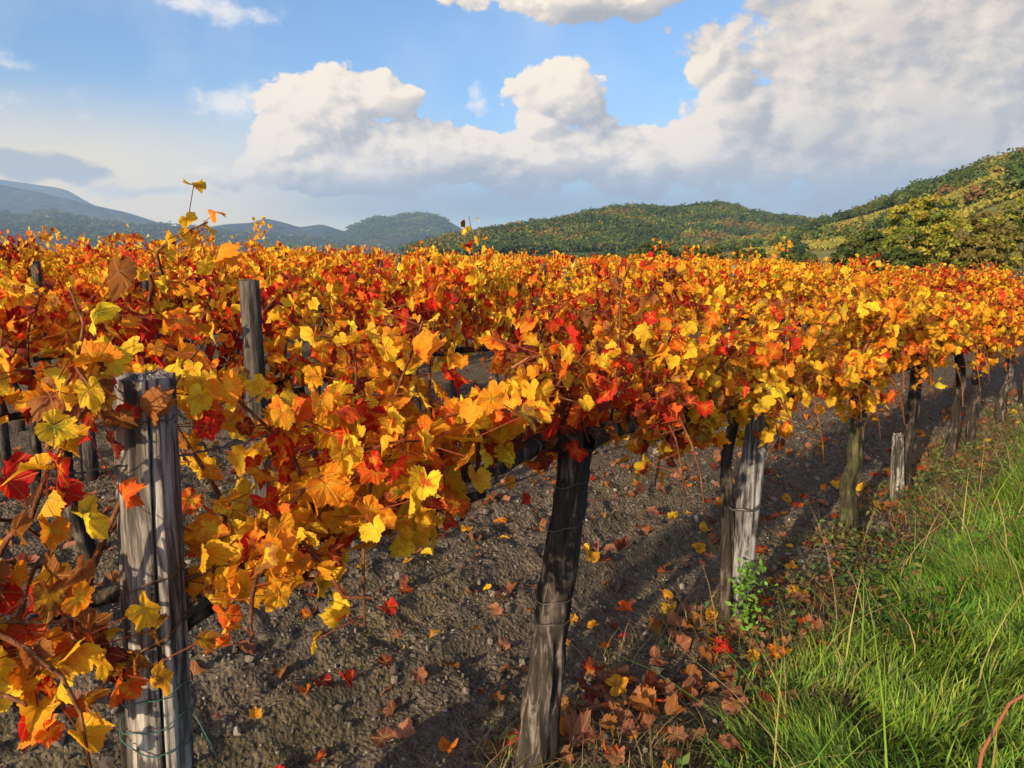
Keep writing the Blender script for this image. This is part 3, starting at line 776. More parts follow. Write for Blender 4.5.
def make_vine(t, n, label, seed, trunk=None, r=(.045, .032), mat=None, arms=(-.6, .6), level=0, group=None, canes_max=26, prune=None, hero=(), leafmat=None, petioles=True, **kw):
    rng = np.random.default_rng(seed)
    loc, rz = vine_frame(t, n)
    base = tag(empty('grape_vine', loc, rz), label, 'grapevine', group)
    cord = kw.get('cordon', .95)
    trunk = trunk or [(0, 0, -.06), (rng.normal(0, .04), rng.normal(0, .03), .3), (rng.normal(0, .05), rng.normal(0, .03), .6), (0, 0, cord)]
    V, Q, T = woody(rng, trunk, r[0], r[1], 30 if level == 0 else 8, seed % 50, n=80 if level == 0 else 16, gnarl=.34 if level == 0 else .22)
    obj('trunk', mesh_np('vine_trunk', V, T, Q), mat or M_BARK, base)
    end = np.array(trunk[-1])
    for a in arms:
        pts = [end, end + np.array((a * .25, rng.normal(0, .02), .03)), end + np.array((a * .6, rng.normal(0, .03), rng.normal(0, .02))), np.array((end[0] + a, rng.normal(0, .02), cord + rng.normal(0, .02)))]
        V, Q, T = woody(rng, pts, r[1] * .78, .012, 9 if level == 0 else 6, seed % 37 + 5, flare=0, n=24 if level == 0 else 8)
        obj('cordon', mesh_np('vine_cordon', V, T, Q), mat or M_BARK, base)
    canes, lv, pet = grow(rng, level=level, **kw)
    for c in canes[:canes_max]:
        b = MB(); b.tube(c, np.linspace(.0062, .0022, len(c)), 5)
        obj('cane', b.mesh('vine_cane'), M_CANE, base)
    cr, sr = math.cos(rz), math.sin(rz)
    if prune is not None:
        p = lv[0]; W = np.stack((loc[0] + cr * p[:, 0] - sr * p[:, 1], loc[1] + sr * p[:, 0] + cr * p[:, 1], loc[2] + p[:, 2]), -1)
        k = prune(W); lv = tuple(a[k] for a in lv); pet = pet[k]
    for (wp, m, md, s0, s1, span_) in hero:
        wp = np.array(wp, float) - np.array(loc); L = np.stack((cr * wp[:, 0] + sr * wp[:, 1], -sr * wp[:, 0] + cr * wp[:, 1], wp[:, 2]), -1)
        L, _ = along(L, np.linspace(0, 1, 14)); L[1:-1] += rng.normal(0, .008, (12, 3))
        b = MB(); b.tube(L, np.linspace(.0062, .0022, 14), 6); obj('cane', b.mesh('vine_cane'), M_CANE, base)
        qp, _ = along(L, rng.uniform(span_, 1, m)); pp = qp + rng.normal(0, (.045, .045, .05), (m, 3))
        w = np.array(MOODS[md]); cl = rng.choice(len(w), m, p=w / w.sum())
        toc = np.tile((.45, -.85, .35), (m, 1)) + rng.normal(0, .5, (m, 3))
        lv = tuple(np.concatenate((b_, a_)) for a_, b_ in zip(lv, (pp, toc, np.stack((rng.normal(0, .5, m), rng.normal(0, .3, m), rng.uniform(-1.2, -.3, m)), -1), rng.uniform(s0, s1, m), cl)))
        pet = np.concatenate((qp, pet))
    V, T, A = leaf_cloud(rng, *lv, level); fb = MB(); fb.add(V, None, T, **A)
    if level == 0 and petioles:
        p, qq = lv[0][:len(pet)], pet; m = len(p)
        for off in ((0, 0, .0012), (.0012, 0, 0)):
            o = np.array(off); W = np.stack((p + o, p - o, qq - o, qq + o), 1).reshape(-1, 3)
            fb.add(W, np.arange(4 * m).reshape(-1, 4), None, c1=(.30, .07, .03, 1), c2=(.25, .10, .03, 1), luv=(.5, .5, .2, .3))
    fo = obj('foliage', fb.mesh('vine_foliage'), leafmat or (M_LEAF if level == 0 else M_LEAF_FAR), base)
    return base

# ------------------------------------------------------------------ the row along the verge
def B_at(t):  # distance along the row for the sightings of trunks and posts
    return t
VG = 'grapevines of the row along the grass verge'
mk = lambda red_lo, red_hi: (lambda p, g: 'red' if red_lo < p[0] < red_hi and g.uniform() < .8 else None)
def V1(t, mood, label, seed, **k):
    return make_vine(t, 0.0, label, seed, group=VG, moods=mood, **k)
def clear_post(W):
    k = 1.29 / np.maximum(W[:, 1], .2); xx = W[:, 0] * k; zz = CAM_H + (W[:, 2] - CAM_H) * k
    before_post = (np.abs(xx + .70) < .12) & (W[:, 1] < 1.40) & (zz < 1.40)
    gap = (W[:, 1] < 1.9) & (xx < -.60) & (zz < 1.40)
    k2 = 3.49 / np.maximum(W[:, 1], .2); x2 = W[:, 0] * k2; z2 = CAM_H + (W[:, 2] - CAM_H) * k2
    second = (np.abs(x2 + 1.235) < .075) & (z2 > .98) & (W[:, 1] < 3.3)
    close = np.linalg.norm(W - np.array((0, 0, CAM_H)), axis=1) < 1.35
    return ~(before_post | gap | second | close)
HERO = [  # canes reaching past the tall post, with the leaves they carry
    ([(-1.02, .95, .97), (-.84, 1.03, 1.08), (-.74, 1.07, 1.26), (-.66, 1.12, 1.44), (-.72, 1.2, 1.60)], 30, 'mixed', .030, .048, .60),
    ([(-1.02, 1.0, .98), (-.82, 1.05, 1.10), (-.70, 1.08, 1.06), (-.63, 1.10, .96)], 48, 'mixed', .027, .046, .30),
    ([(-1.05, 1.05, 1.0), (-.86, 1.09, 1.02), (-.74, 1.1, .93)], 24, 'gold', .028, .046, .4),
    ([(-1.1, 1.05, 1.0), (-.89, 1.10, 1.2), (-.82, 1.10, 1.34)], 22, 'fire', .028, .046, .4),
    ([(-.80, 1.2, 1.30), (-.74, 1.22, 1.46), (-.70, 1.19, 1.43)], 4, 'dark', .036, .050, .8),
    ([at_dist(150, 300, 2.0), at_dist(158, 262, 1.95), at_dist(172, 238, 1.9), at_dist(208, 222, 1.9)], 13, 'gold', .024, .038, .35)]
V1(-2.0, ['dark', 'fire', 'gold', 'orange', 'dark'], 'nearest vine, its mixed maroon, red and yellow leaves reaching past the tall split post', 101, shoots=17, span=1.2, zmin=.62, zmax=1.56, up=.55, prune=clear_post, hero=HERO)
V1(-1.16, ['orange', 'gold', 'orange', 'fire', 'fire'], 'vine with orange and gold leaves whose trunk leans out behind the tall split post', 102,
   trunk=[(.0, .20, -.05), (-.02, .22, .35), (.0, .20, .70), (.05, .18, .84), (.22, .12, .92)], r=(.034, .030), arms=(-.6, .62), shoots=25, span=1.5, hang=.45, mood_at=lambda p, g: 'fire' if (p[2] < .98 or abs(p[0] + .2) < .15) and g.uniform() < .6 else None, zmin=.94, zmax=1.56, up=.54, prune=clear_post)
V1(-.03, ['orange', 'gold', 'gold', 'fire', 'orange'], 'vine on a thick shaggy trunk wrapped in wire, with red leaves at its head', 103,
   trunk=[(-.045, 0, -.06), (-.03, 0, .25), (.03, 0, .55), (.07, 0, .85), (.12, 0, 1.05)], r=(.053, .047), mat=M_BARK_PALE, arms=(-.62, .85), shoots=25, span=1.7, hang=.30, cordon=1.02, zmin=.86, mood_at=mk(-.25, .50), up=.54, zmax=1.58)
V1(1.22, ['yellow', 'gold', 'yellow', 'gold', 'olive'], 'vine with yellow and gold leaves, its dark trunk strapped to the short grey post', 104,
   up=.54, zmax=1.56, shoots=24, span=1.5, hang=.46, zmin=.70, r=(.028, .020), trunk=[(-.045, .0, -.06), (-.045, .0, .2), (-.030, .015, .45), (-.02, .045, .75), (.0, .03, .98)])
V1(2.63, ['orange', 'gold', 'gold', 'olive', 'yellow'], 'vine with a mossy crooked trunk just beyond the short grey post', 106, shoots=20, span=1.35, hang=.34, zmin=.72, r=(.046, .034), mat=M_BARK_MOSS, trunk=[(-.06, 0, -.05), (.03, 0, .25), (-.01, 0, .5), (.07, 0, .72), (.02, 0, .93)], up=.52, zmax=1.52)
V1(3.68, ['gold', 'orange', 'yellow', 'gold'], 'vine with a dark trunk rising beside a split pale stump', 107, shoots=18, hang=.34, zmin=.68, r=(.042, .032), trunk=[(.06, 0, -.05), (.03, 0, .3), (.05, 0, .65), (.10, 0, .95)], up=.36, zmax=1.46)
V1(4.86, ['gold', 'orange', 'gold', 'fire'], 'vine with a slim brown trunk, first beyond the split pale stump', 108, shoots=18, hang=.34, zmin=.62, r=(.036, .028), up=.34, zmax=1.46)
V1(5.62, ['orange', 'gold', 'yellow', 'fire'], 'vine with a straight dark leaning trunk, second beyond the split pale stump', 109, shoots=17, hang=.34, zmin=.60, r=(.038, .030), trunk=[(-.10, 0, -.05), (-.05, 0, .3), (.04, 0, .65), (.12, 0, .95)], up=.32, zmax=1.46)
V1(6.95, ['orange', 'gold', 'fire'], 'vine with a thick leaning trunk with pale split bark, second last trunk by the verge', 110, shoots=17, hang=.34, zmin=.56, r=(.044, .034), trunk=[(-.14, 0, -.05), (-.06, 0, .3), (.06, 0, .6), (.14, 0, .92)], mat=M_BARK_PALE, up=.32, zmax=1.46)
V1(7.95, ['orange', 'gold', 'orange'], 'vine with a dark upright trunk, last one seen along the verge', 111, shoots=16, hang=.34, zmin=.54, r=(.038, .03), up=.32, zmax=1.46)
V1(9.1, ['orange', 'gold', 'orange'], 'vine at the far end of the verge row, mostly hidden by leaves', 112, shoots=14, hang=.34, zmin=.52, level=1, up=.32, zmax=1.46)

# ------------------------------------------------------------------ rows behind
cam_t, cam_n = to_tn(0, 0)
def in_view(t, n, margin=R(5)):
    x, y = tn(t, n); az = math.atan2(x, y)
    reach = np.interp(math.degrees(az), (-40, 0, 8, 16, 24, 40), (95, 95, 80, 48, 26, 20))   # the field narrows to a point on the verge side
    return y > .3 and abs(az) < R(35) + margin and math.hypot(x, y) < reach
protos1 = []
mset = [['orange', 'gold', 'gold', 'fire'], ['gold', 'yellow', 'orange'], ['fire', 'orange', 'gold'], ['orange', 'gold', 'gold'], ['red', 'fire', 'orange'], ['gold', 'gold', 'yellow', 'olive']]
slots = []
for k in range(1, 22):
    t = -8.0 + (k * .37) % 1.15
    while t < 75:
        if in_view(t, -ROW_GAP * k): slots.append((math.hypot(*tn(t, -ROW_GAP * k)), k, t))
        t += 1.15
slots.sort()
ORD = {1: 'second', 2: 'third', 3: 'fourth', 4: 'fifth', 5: 'sixth', 6: 'seventh'}
def row_label(k):
    if k in ORD: return f'grapevine in orange and gold autumn leaf in the {ORD[k]} row from the grass verge'
    return 'grapevine in orange and gold autumn leaf among the crowded rows deep in the vineyard'
rngv = np.random.default_rng(77)
near, far = {}, {}
n_ind = 0; rest = []
for dist, k, t in slots:
    if n_ind >= 280: rest.append((k, t)); continue
    n = -ROW_GAP * k
    x, y = tn(t, n)
    redness = fbm(np.array([x * .22 + 3]), np.array([y * .22 + 8]), 5, 2)[0]
    # the rows away to the left hold most of the red vines, the right hand side is golden
    redness += .15 * (math.atan2(x, y) < R(-8)) - .06 * (math.atan2(x, y) > R(8))
    v = 4 if redness > .66 else 2 if redness > .56 else 0 if redness > .47 else 3 if redness > .42 else 1 if redness > .34 else 5
    close = dist < 11
    tab = near if close else far
    key = (v, int(rngv.integers(0, 2)))
    (xx, yy, zz), rz = vine_frame(t + rngv.normal(0, .08), n + rngv.normal(0, .03))
    grp = f'grapevines of the {ORD[k]} row' if k in ORD else 'grapevines deep in the vineyard'
    if key not in tab:
        sd_ = 300 + v * 7 + key[1] * 41 + (0 if close else 500)
        o = make_vine(t, n, row_label(k), sd_, moods=mset[v], level=1 if close else 2, group=grp, shoots=17 if close else 16, hang=.33,
                      zmin=.80, size=(.034, .060) if close else (.045, .078), canes_max=8 if close else 0, extra=3.3 if close else 2.3, up=.66, zmax=1.66,
                      r=(.04, .03), arms=(-.55, .55) if close else ())
        tab[key] = o
    else:
        o = copy_tree(tab[key], (xx, yy, zz), rz + (math.pi if rngv.uniform() < .5 else 0))
        s = rngv.uniform(.84, 1.10) * np.interp(math.degrees(math.atan2(x, y)), (-35, -22, -8, 5, 25), (1.17, 1.12, 1.03, .98, .84)); o.scale = (1, 1, s)
        o['label'] = row_label(k); o['group'] = grp
    n_ind += 1
# beyond that the rows close up into one mass of leaves
P, NR, TP, SZ, CL = [], [], [], [], []
rg = np.random.default_rng(5)
for k in range(1, 45):
    n = -ROW_GAP * k; t = -10.0
    while t < 120:
        x, y = tn(t, n); d = math.hypot(x, y)
        if in_view(t, n) and d < 92 and (k, round(t, 3)) is not None and d > slots[279][0] and in_view(t, n):
            m = 84
            hh = rg.uniform(.84, 1.14)
            p = np.stack((x + U[0] * rg.uniform(-.6, .6, m) + N[0] * rg.normal(0, .2, m), y + U[1] * rg.uniform(-.6, .6, m) + N[1] * rg.normal(0, .2, m), .6 + (1.0 * rg.uniform(0, 1, m) ** .7 + rg.normal(0, .07, m)) * hh * np.interp(math.degrees(math.atan2(x, y)), (-30, 0, 20), (1.16, 1.0, .86))), -1)
            P.append(p); NR.append(np.stack((rg.normal(N[0], .6, m), rg.normal(N[1], .6, m), rg.uniform(-.2, .8, m)), -1))
            TP.append(np.stack((rg.normal(0, .5, m), rg.normal(0, .5, m), rg.uniform(-1, -.2, m)), -1)); SZ.append(rg.uniform(.075, .13, m))
            f = fbm(np.array([x * .22 + 3]), np.array([y * .22 + 8]), 5, 2)[0] + .06 - .09 * (x > 0)
            w = np.array(MOODS['fire' if f > .58 else 'orange' if f > .47 else 'gold']); CL.append(rg.choice(9, m, p=w / w.sum()))
        t += 1.15
P, NR, TP, SZ, CL = map(np.concatenate, (P, NR, TP, SZ, CL))
tag(obj('distant_vine_rows', leaf_mesh('distant_vine_rows', rg, P, NR, TP, SZ, CL, 2), M_LEAF_FAR), kind='stuff')

# ------------------------------------------------------------------ posts of the verge row
def post_mesh(name, h, r0, r1, lean=(0, 0), seed=0, sides=44, n=90, crack=None, square=0.0, chip=.12, below=.12):
    """split and weathered timber post; crack = (angle, width, depth, z0, z1)"""
    rng = np.random.default_rng(seed)
    zs = np.linspace(-below, h, n); a = np.arange(sides) * 2 * math.pi / sides
    A, Z = np.meshgrid(a, zs); f = (Z + below) / (h + below)
    r = r0 + (r1 - r0) * f
    facet = 1 + square * (np.abs(np.cos(2 * A)) ** 2 * -.5 + .25)
    grain = fbm(np.cos(A) * 9 + seed, np.sin(A) * 9 + Z * 1.2, seed, 4) - .5
    big = fbm(np.cos(A) * 1.3 + seed * 3, np.sin(A) * 1.3 + Z * 1.8, seed + 5, 3) - .5
    rr = r * facet * (1 + .17 * big) + .010 * grain * (r0 / .055)
    if crack:
        for (ca, cw, cd, z0, z1) in crack:
            wob = ca + .22 * (vnoise(Z * 3.0, Z * 0 + seed, 9) - .5) + .05 * (vnoise(Z * 21, Z * 0 + seed, 19) - .5)
            dd = np.abs((A - wob + math.pi) % (2 * math.pi) - math.pi)
            rr = rr - cd * np.exp(-(dd / cw) ** 2) * sstep(Z, z0, z0 + .08) * sstep(Z, z1 + .02, z1 - .02)
    X = np.cos(A) * rr + lean[0] * f; Y = np.sin(A) * rr + lean[1] * f
    topj = chip * r1 * (fbm(np.cos(A) * 2.5 + seed, np.sin(A) * 2.5, seed, 3) - .5) * 2
    Zz = Z + topj * sstep(f, .93, 1.0)
    V = np.stack((X, Y, Zz), -1).reshape(-1, 3)
    i = np.arange(n - 1)[:, None] * sides; j = np.arange(sides)[None]; j2 = (j + 1) % sides
    Q = [np.stack((i + j, i + j2, i + sides + j2, i + sides + j), -1).reshape(-1, 4)]
    # end grain: two inner rings and a centre
    prev = (n - 1) * sides; top = V[prev:prev + sides]; cen = top.mean(0)
    jj = np.arange(sides); j2 = (jj + 1) % sides
    for k in (.93, .5):
        ring = cen + (top - cen) * k; ring[:, 2] += .003 * (k < .9) + .004 * rng.normal(size=sides) * (k < .9)
        b = len(V); V = np.concatenate((V, ring)); Q.append(np.stack((prev + jj, prev + j2, b + j2, b + jj), -1)); prev = b
    c = len(V); V = np.concatenate((V, cen[None] + (0, 0, -.004)))
    T = np.stack((np.full(sides, c), prev + jj, prev + j2), -1)
    return mesh_np(name, V, T, np.concatenate(Q))
def wire_loop(z, r, tilt=(0, 0), seed=0, rad=.0014, turns=1.0, tail=0.0, lean=(0, 0), h=1.4):
    rng = np.random.default_rng(seed); a = np.linspace(0, 2 * math.pi * turns, int(36 * turns))
    f = z / h
    P = np.stack((np.cos(a) * r + lean[0] * f, np.sin(a) * r + lean[1] * f, z + tilt[0] * np.cos(a) + tilt[1] * np.sin(a) + .004 * np.sin(a * 5 + seed) + .012 * a / 6.28), -1)
    if tail: P = np.concatenate((P, P[-1:] + np.array([(tail * .3, -.01, -.02), (tail * .7, -.02, -.05), (tail, -.015, -.10)])))
    b = MB(); b.tube(P, rad, 5); return b
def post(name, x, y, mesh, mat, label, group=None, rz=0.0):
    z = float(ground_h(np.array([x]), np.array([y]))[0])
    o = tag(empty(name, (x, y, z), rz), label, 'post', group)
    obj('shaft', mesh, mat, o)
    return o
# first post: split, silvery, wired
pa = post('vineyard_post', -.715, 1.29, post_mesh('post_shaft', 1.40, .064, .050, (.055, 0), 3, 110, 150,
          crack=[(-.98, .030, .030, .22, 1.5), (-2.2, .03, .006, .3, 1.1), (-.35, .03, .007, .1, .8), (-1.6, .035, .010, .0, .55)], square=.02), M_POST,
          'tall silvery split post with a long dark crack, bound with wire, nearest to the viewer')
for i, (z, r, tl, tn_, m, rad, tail) in enumerate([(1.31, .0555, (.006, -.004), 1.6, M_WIRE, .0016, 0), (1.02, .060, (.012, .006), 1.0, M_RUST, .0016, .0), (.90, .062, (.03, .012), 1.4, M_RUST, .0022, .06),
                                               (.79, .064, (.01, .0), 1.0, M_TIE, .0014, 0), (.735, .065, (.008, .006), 1.0, M_TIE, .0013, .05), (.70, .066, (-.02, .01), 1.0, M_TIE, .0014, 0), (.60, .066, (.015, -.01), 1.2, M_RUST, .0018, .04)]):
    obj('wire_tie' if m is not M_TIE else 'plastic_tie', wire_loop(z, r, tl, i, rad, tn_, tail, (.055, 0), 1.435).mesh('tie'), m, pa)
# short grey post
cx_, cy_ = 1.0, 3.04
pc = post('vineyard_post', cx_ - .01, cy_, post_mesh('post_shaft', .98, .058, .047, (.065, .02), 8, 48, 100, crack=[(-2.1, .10, .035, .25, 1.2), (-1.2, .05, .012, .3, 1.1)], square=.22), M_POST_BLUE,
          'short blue grey post with a dark trunk strapped along it, green sprig below')
obj('strap', wire_loop(.545, .068, (.004, .002), 5, .006, 1.0, 0, (.03, .0), 1.1).mesh('strap'), M_WIRE, pc)
# split pale stump beside the trunk further on
ex, ey = tn(3.60, .02)
post('post_stump', ex - .03, ey - .02, post_mesh('post_shaft', .46, .052, .034, (-.03, .02), 14, 30, 40, crack=[(-1.0, .15, .03, .05, .6), (-2.6, .1, .02, .1, .6)], chip=2.2, square=.3), M_POST,
     'broken pale stump of a post split at its top, leaning on a dark vine trunk', 'post stumps')
# wire wound round the shaggy trunk
bx, by = tn(-.03, 0); bz = float(ground_h(np.array([bx]), np.array([by]))[0])
for i, (z, dx, rr) in enumerate([(.93, .07, .066), (.80, .045, .068), (.57, .02, .068), (.50, .012, .069)]):
    w = obj('wire_tie', wire_loop(z, rr, (.006, .004), i + 20, .0016, 1.2).mesh('trunk_tie'), M_WIRE)
    w.location = (bx + dx * U[0], by + dx * U[1], bz); tag(w, ('thin wire ring ' + ['just under the head of', 'a hand below the top of', 'halfway down', 'below the middle of'][i] + ' the shaggy vine trunk'), 'wire')
# posts of the rows behind
def back_post(x, y, h, r, seed, label, grp, mat=M_POST_DARK, lean=(0, 0)):
    return post('vineyard_post', x, y, post_mesh('post_shaft', h, r, r * .86, lean, seed, 20, 30), mat, label, grp)
back_post(-1.235, 3.49, 1.54, .054, 31, 'thick grey post standing out above gold leaves in the second row', None, M_POST_DARK, (-.01, 0))
back_post(-3.17, 5.3, 1.18, .062, 32, 'blackened post with its foot visible in the third row', None, M_POST_DARK)
back_post(-3.02, 5.42, .80, .03, 33, 'thin dark stake beside the blackened post in the third row', None, M_POST_DARK)
back_post(-3.95, 5.5, 1.3, .055, 34, 'dark post at the picture edge beyond the blackened post', None, M_POST_DARK)
rp = np.random.default_rng(9)
for k in range(1, 13):
    t = -6 + rp.uniform(0, 4)
    grp = f'posts of the {ORD[k]} row' if k in ORD else 'posts deep in the vineyard'
    while t < 34:
        n = -ROW_GAP * k; x, y = tn(t, n)
        if in_view(t, n, 0) and math.hypot(x, y) > 6.2 and math.hypot(x, y) < 32 and math.atan2(x, y) < R(17):
            lab = f'slim dark post rising among the leaves of the {ORD[k]} row' if k in ORD else 'slim dark post tip showing above the crowded rows deep in the vineyard'
            az_ = math.degrees(math.atan2(x, y))
            back_post(x, y, rp.uniform(1.45, 1.66) * np.interp(az_, (-35, 0, 12, 25), (1.04, 1.0, .98, .85)), rp.uniform(.035, .05), int(rp.integers(0, 99)), lab, grp, [M_POST_DARK, M_POST][int(rp.integers(0, 2))], (rp.normal(0, .03), 0))
        t += rp.uniform(4.2, 5.2)

# ------------------------------------------------------------------ trellis wires
def wire_along(n, z, t0, t1, label, barb=False, sag=.02, rad=.0015, y_off=0.0, grp=None):
    t = np.arange(t0, t1, .12); x = O0[0] + U[0] * t + N[0] * n; y = O0[1] + U[1] * t + N[1] * n
    zz = ground_h(x, y) * 0 + z + sag * np.cos(t * 2 * math.pi / 2.44) + .006 * np.sin(t * 7)
    P = np.stack((x, y, zz), -1); b = MB(); b.tube(P, rad, 5)
    if barb:   # two strands twisted together
        tt = np.linspace(t0, t1, int((t1 - t0) / .006)); a = tt * 2 * math.pi / .035
        xx = np.interp(tt, t, x) + N[0] * .0026 * np.cos(a); yy = np.interp(tt, t, y) + N[1] * .0026 * np.cos(a); z2 = np.interp(tt, t, zz) + .0026 * np.sin(a)
        b.tube(np.stack((xx, yy, z2), -1), rad * .8, 4)
    return tag(obj('trellis_wire', b.mesh('trellis_wire'), M_WIRE), label, 'wire', grp)
wire_along(.052, 1.315, -3.2, 9.5, 'twisted wire strung at chest height along the verge row past the split post', True)
wire_along(.0, 1.0, -3.2, 9.5, 'single wire strung at cordon height along the verge row')
wire_along(-ROW_GAP, 1.32, -6, 20, 'upper wire of the second row, mostly behind leaves')

# ------------------------------------------------------------------ grass verge
rg = np.random.default_rng(21)
def blades(rng, x, y, h, w, lean_dir, lean, col, segs=4):
    m = len(x); z = ground_h(x, y); s = np.linspace(0, 1, segs + 1)
    side = np.stack((-np.sin(lean_dir), np.cos(lean_dir), 0 * x), -1) ; ld = np.stack((np.cos(lean_dir), np.sin(lean_dir), 0 * x), -1)
    tw = rng.uniform(-1, 1, m); side = unit(side + ld * tw[:, None] * .8)
    V = []
    for k, sv in enumerate(s):
        c = np.stack((x, y, z - .01), -1) + ld * (lean * h * sv ** 1.8)[:, None] + np.array((0, 0, 1)) * (h * (sv - .30 * lean * sv ** 2.4))[:, None]
        ww = (w * (1 - sv ** 1.6) * .5 + .0003)[:, None]
        V += [c - side * ww, c + side * ww]
    V = np.stack(V, 1); nvb = V.shape[1]
    q1 = np.array([(2 * k, 2 * k + 1, 2 * k + 3, 2 * k + 2) for k in range(segs)])
    Q = (q1[None] + (np.arange(m) * nvb)[:, None, None]).reshape(-1, 4)
    tip = np.repeat(s, 2)[None, :, None]
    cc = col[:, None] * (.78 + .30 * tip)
    return V.reshape(-1, 3), Q, cc.reshape(-1, 3)
def verge_points(rng, m, t0, t1, n0, n1, pw=1.0):
    t = rng.uniform(0, 1, m) ** pw * (t1 - t0) + t0; n = rng.uniform(n0, n1, m)
    return t, n, O0[0] + U[0] * t + N[0] * n, O0[1] + U[1] * t + N[1] * n
G_COL = np.array([(.085, .25, .025), (.12, .31, .03), (.19, .36, .035), (.32, .40, .05), (.045, .15, .03), (.34, .28, .09), (.45, .36, .16)])
gm = MB()
def add_grass(m, t0, t1, n0, n1, hmin, hmax, w, pw, probs, thin=0.0, seed=0):
    rng = np.random.default_rng(seed)
    t, n, x, y = verge_points(rng, m, t0, t1, n0, n1, pw)
    edge = n + .35 * (fbm(x * 2.2, y * 2.2, 31, 3) - .5)
    az = np.abs(np.arctan2(x, np.maximum(y, .01)))
    cl = fbm(x * 5, y * 5, 61, 3)
    k = (rng.uniform(0, 1, m) < sstep(edge - .22 * sstep(t, 1.2, -.4), .24, .60) * (1 - thin * (cl < .48))) & (y > .9) & (az < R(56))
    x, y, n, cl = x[k], y[k], n[k], cl[k]; m = len(x)
    tuft = fbm(x * 2.6, y * 2.6, 71, 2)
    ld = 2 * math.pi * fbm(x * 3.1, y * 3.1, 81, 2) * 1.6 + rng.normal(0, .8, m)
    h = rng.uniform(hmin, hmax, m) * (.55 + .9 * tuft) * (.55 + .45 * sstep(n, .2, .6))
    p = np.array(probs, float); p /= p.sum(); ci = rng.choice(len(p), m, p=p)
    yel = sstep(fbm(x * 1.3, y * 1.3, 91, 3), .45, .65)[:, None]
    col = G_COL[ci] * rng.uniform(.75, 1.25, (m, 1)); col = col * (1 - .22 * yel) + .22 * yel * np.array((.40, .43, .06))
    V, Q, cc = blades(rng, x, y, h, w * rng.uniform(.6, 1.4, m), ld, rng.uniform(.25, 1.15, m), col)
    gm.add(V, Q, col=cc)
PB = (3, 4, 3, 2, 2, .5, .3)
add_grass(52000, -1.2, 3.0, .15, 2.0, .05, .17, .006, 1.0, PB, .3, 1)
add_grass(44000, 2.0, 8.0, .12, 1.6, .06, .19, .0065, 1.0, PB, .3, 2)
add_grass(22000, 6.0, 24, .12, 3.2, .2, .45, .012, 1.3, PB, .2, 3)
add_grass(60000, -2.0, 14, 1.5, 7.0, .08, .26, .013, 1.2, PB, .2, 5)
add_grass(600, -.6, 8.0, .2, 1.8, .35, .62, .0055, 1.0, (2, 3, 3, 3, 0, 3, 3), 0, 4)
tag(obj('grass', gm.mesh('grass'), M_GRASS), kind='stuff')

# dry stalks and low weeds where the grass meets the tilled soil
wm = MB(); rng = np.random.default_rng(41)
m = 12000; t, n, x, y = verge_points(rng, m, -.9, 11, -.28, .66); k = (fbm(x * 2.4, y * 2.4, 13, 3) > .46) & (y > .9); x, y = x[k], y[k]; m = len(x)
dcol = np.array([(.30, .21, .10), (.38, .27, .13), (.20, .12, .06), (.16, .17, .05), (.26, .22, .07)])[rng.integers(0, 5, m)]
V, Q, cc = blades(rng, x, y, rng.uniform(.04, .17, m), rng.uniform(.002, .0045, m), rng.uniform(0, 6.28, m), rng.uniform(.4, 1.6, m), dcol, 3); wm.add(V, Q, col=cc)
m = 70; t, n, x, y = verge_points(rng, m, .3, 10, .0, .55)
V, Q, cc = blades(rng, x, y, rng.uniform(.25, .62, m), rng.uniform(.0025, .0045, m), rng.uniform(0, 6.28, m), rng.uniform(.5, 1.5, m), np.tile((.42, .30, .15), (m, 1)), 7); wm.add(V, Q, col=cc)
tag(obj('dry_grass', wm.mesh('dry_grass'), M_GRASS), kind='stuff')
def leafy(rng, P, size, col, up=.8):
    m = len(P); nrm = unit(np.stack((rng.normal(0, .6, m), rng.normal(0, .6, m), np.full(m, up)), -1)); a = unit(np.cross(nrm, rng.normal(size=(m, 3)))); b = np.cross(nrm, a); s = size[:, None]
    V = np.stack((P - a * s, P - a * s * .2 + b * s * .5 + nrm * s * .12, P + a * s, P - a * s * .2 - b * s * .5 + nrm * s * .12), 1).reshape(-1, 3)
    return V, np.arange(4 * m).reshape(-1, 4), np.repeat(col, 4, 0)
wm = MB(); nt = 1000; t, n, x, y = verge_points(rng, nt, -.9, 11, -.15, .75); k = (fbm(x * 1.8, y * 1.8, 23, 3) > .45) & (y > .9); x, y = x[k], y[k]
per = 26; X = np.repeat(x, per) + rng.normal(0, .05, len(x) * per); Y = np.repeat(y, per) + rng.normal(0, .05, len(x) * per)
Z = ground_h(X, Y) + np.abs(rng.normal(0, .045, len(X)))
pick = np.repeat(rng.integers(0, 5, len(x)), per); wc = np.array([(.06, .12, .03), (.09, .15, .035), (.13, .10, .035), (.16, .17, .05), (.20, .10, .05)])[pick] * rng.uniform(.7, 1.3, (len(X), 1))
V, Q, cc = leafy(rng, np.stack((X, Y, Z), -1), rng.uniform(.008, .024, len(X)), wc); wm.add(V, Q, col=cc)
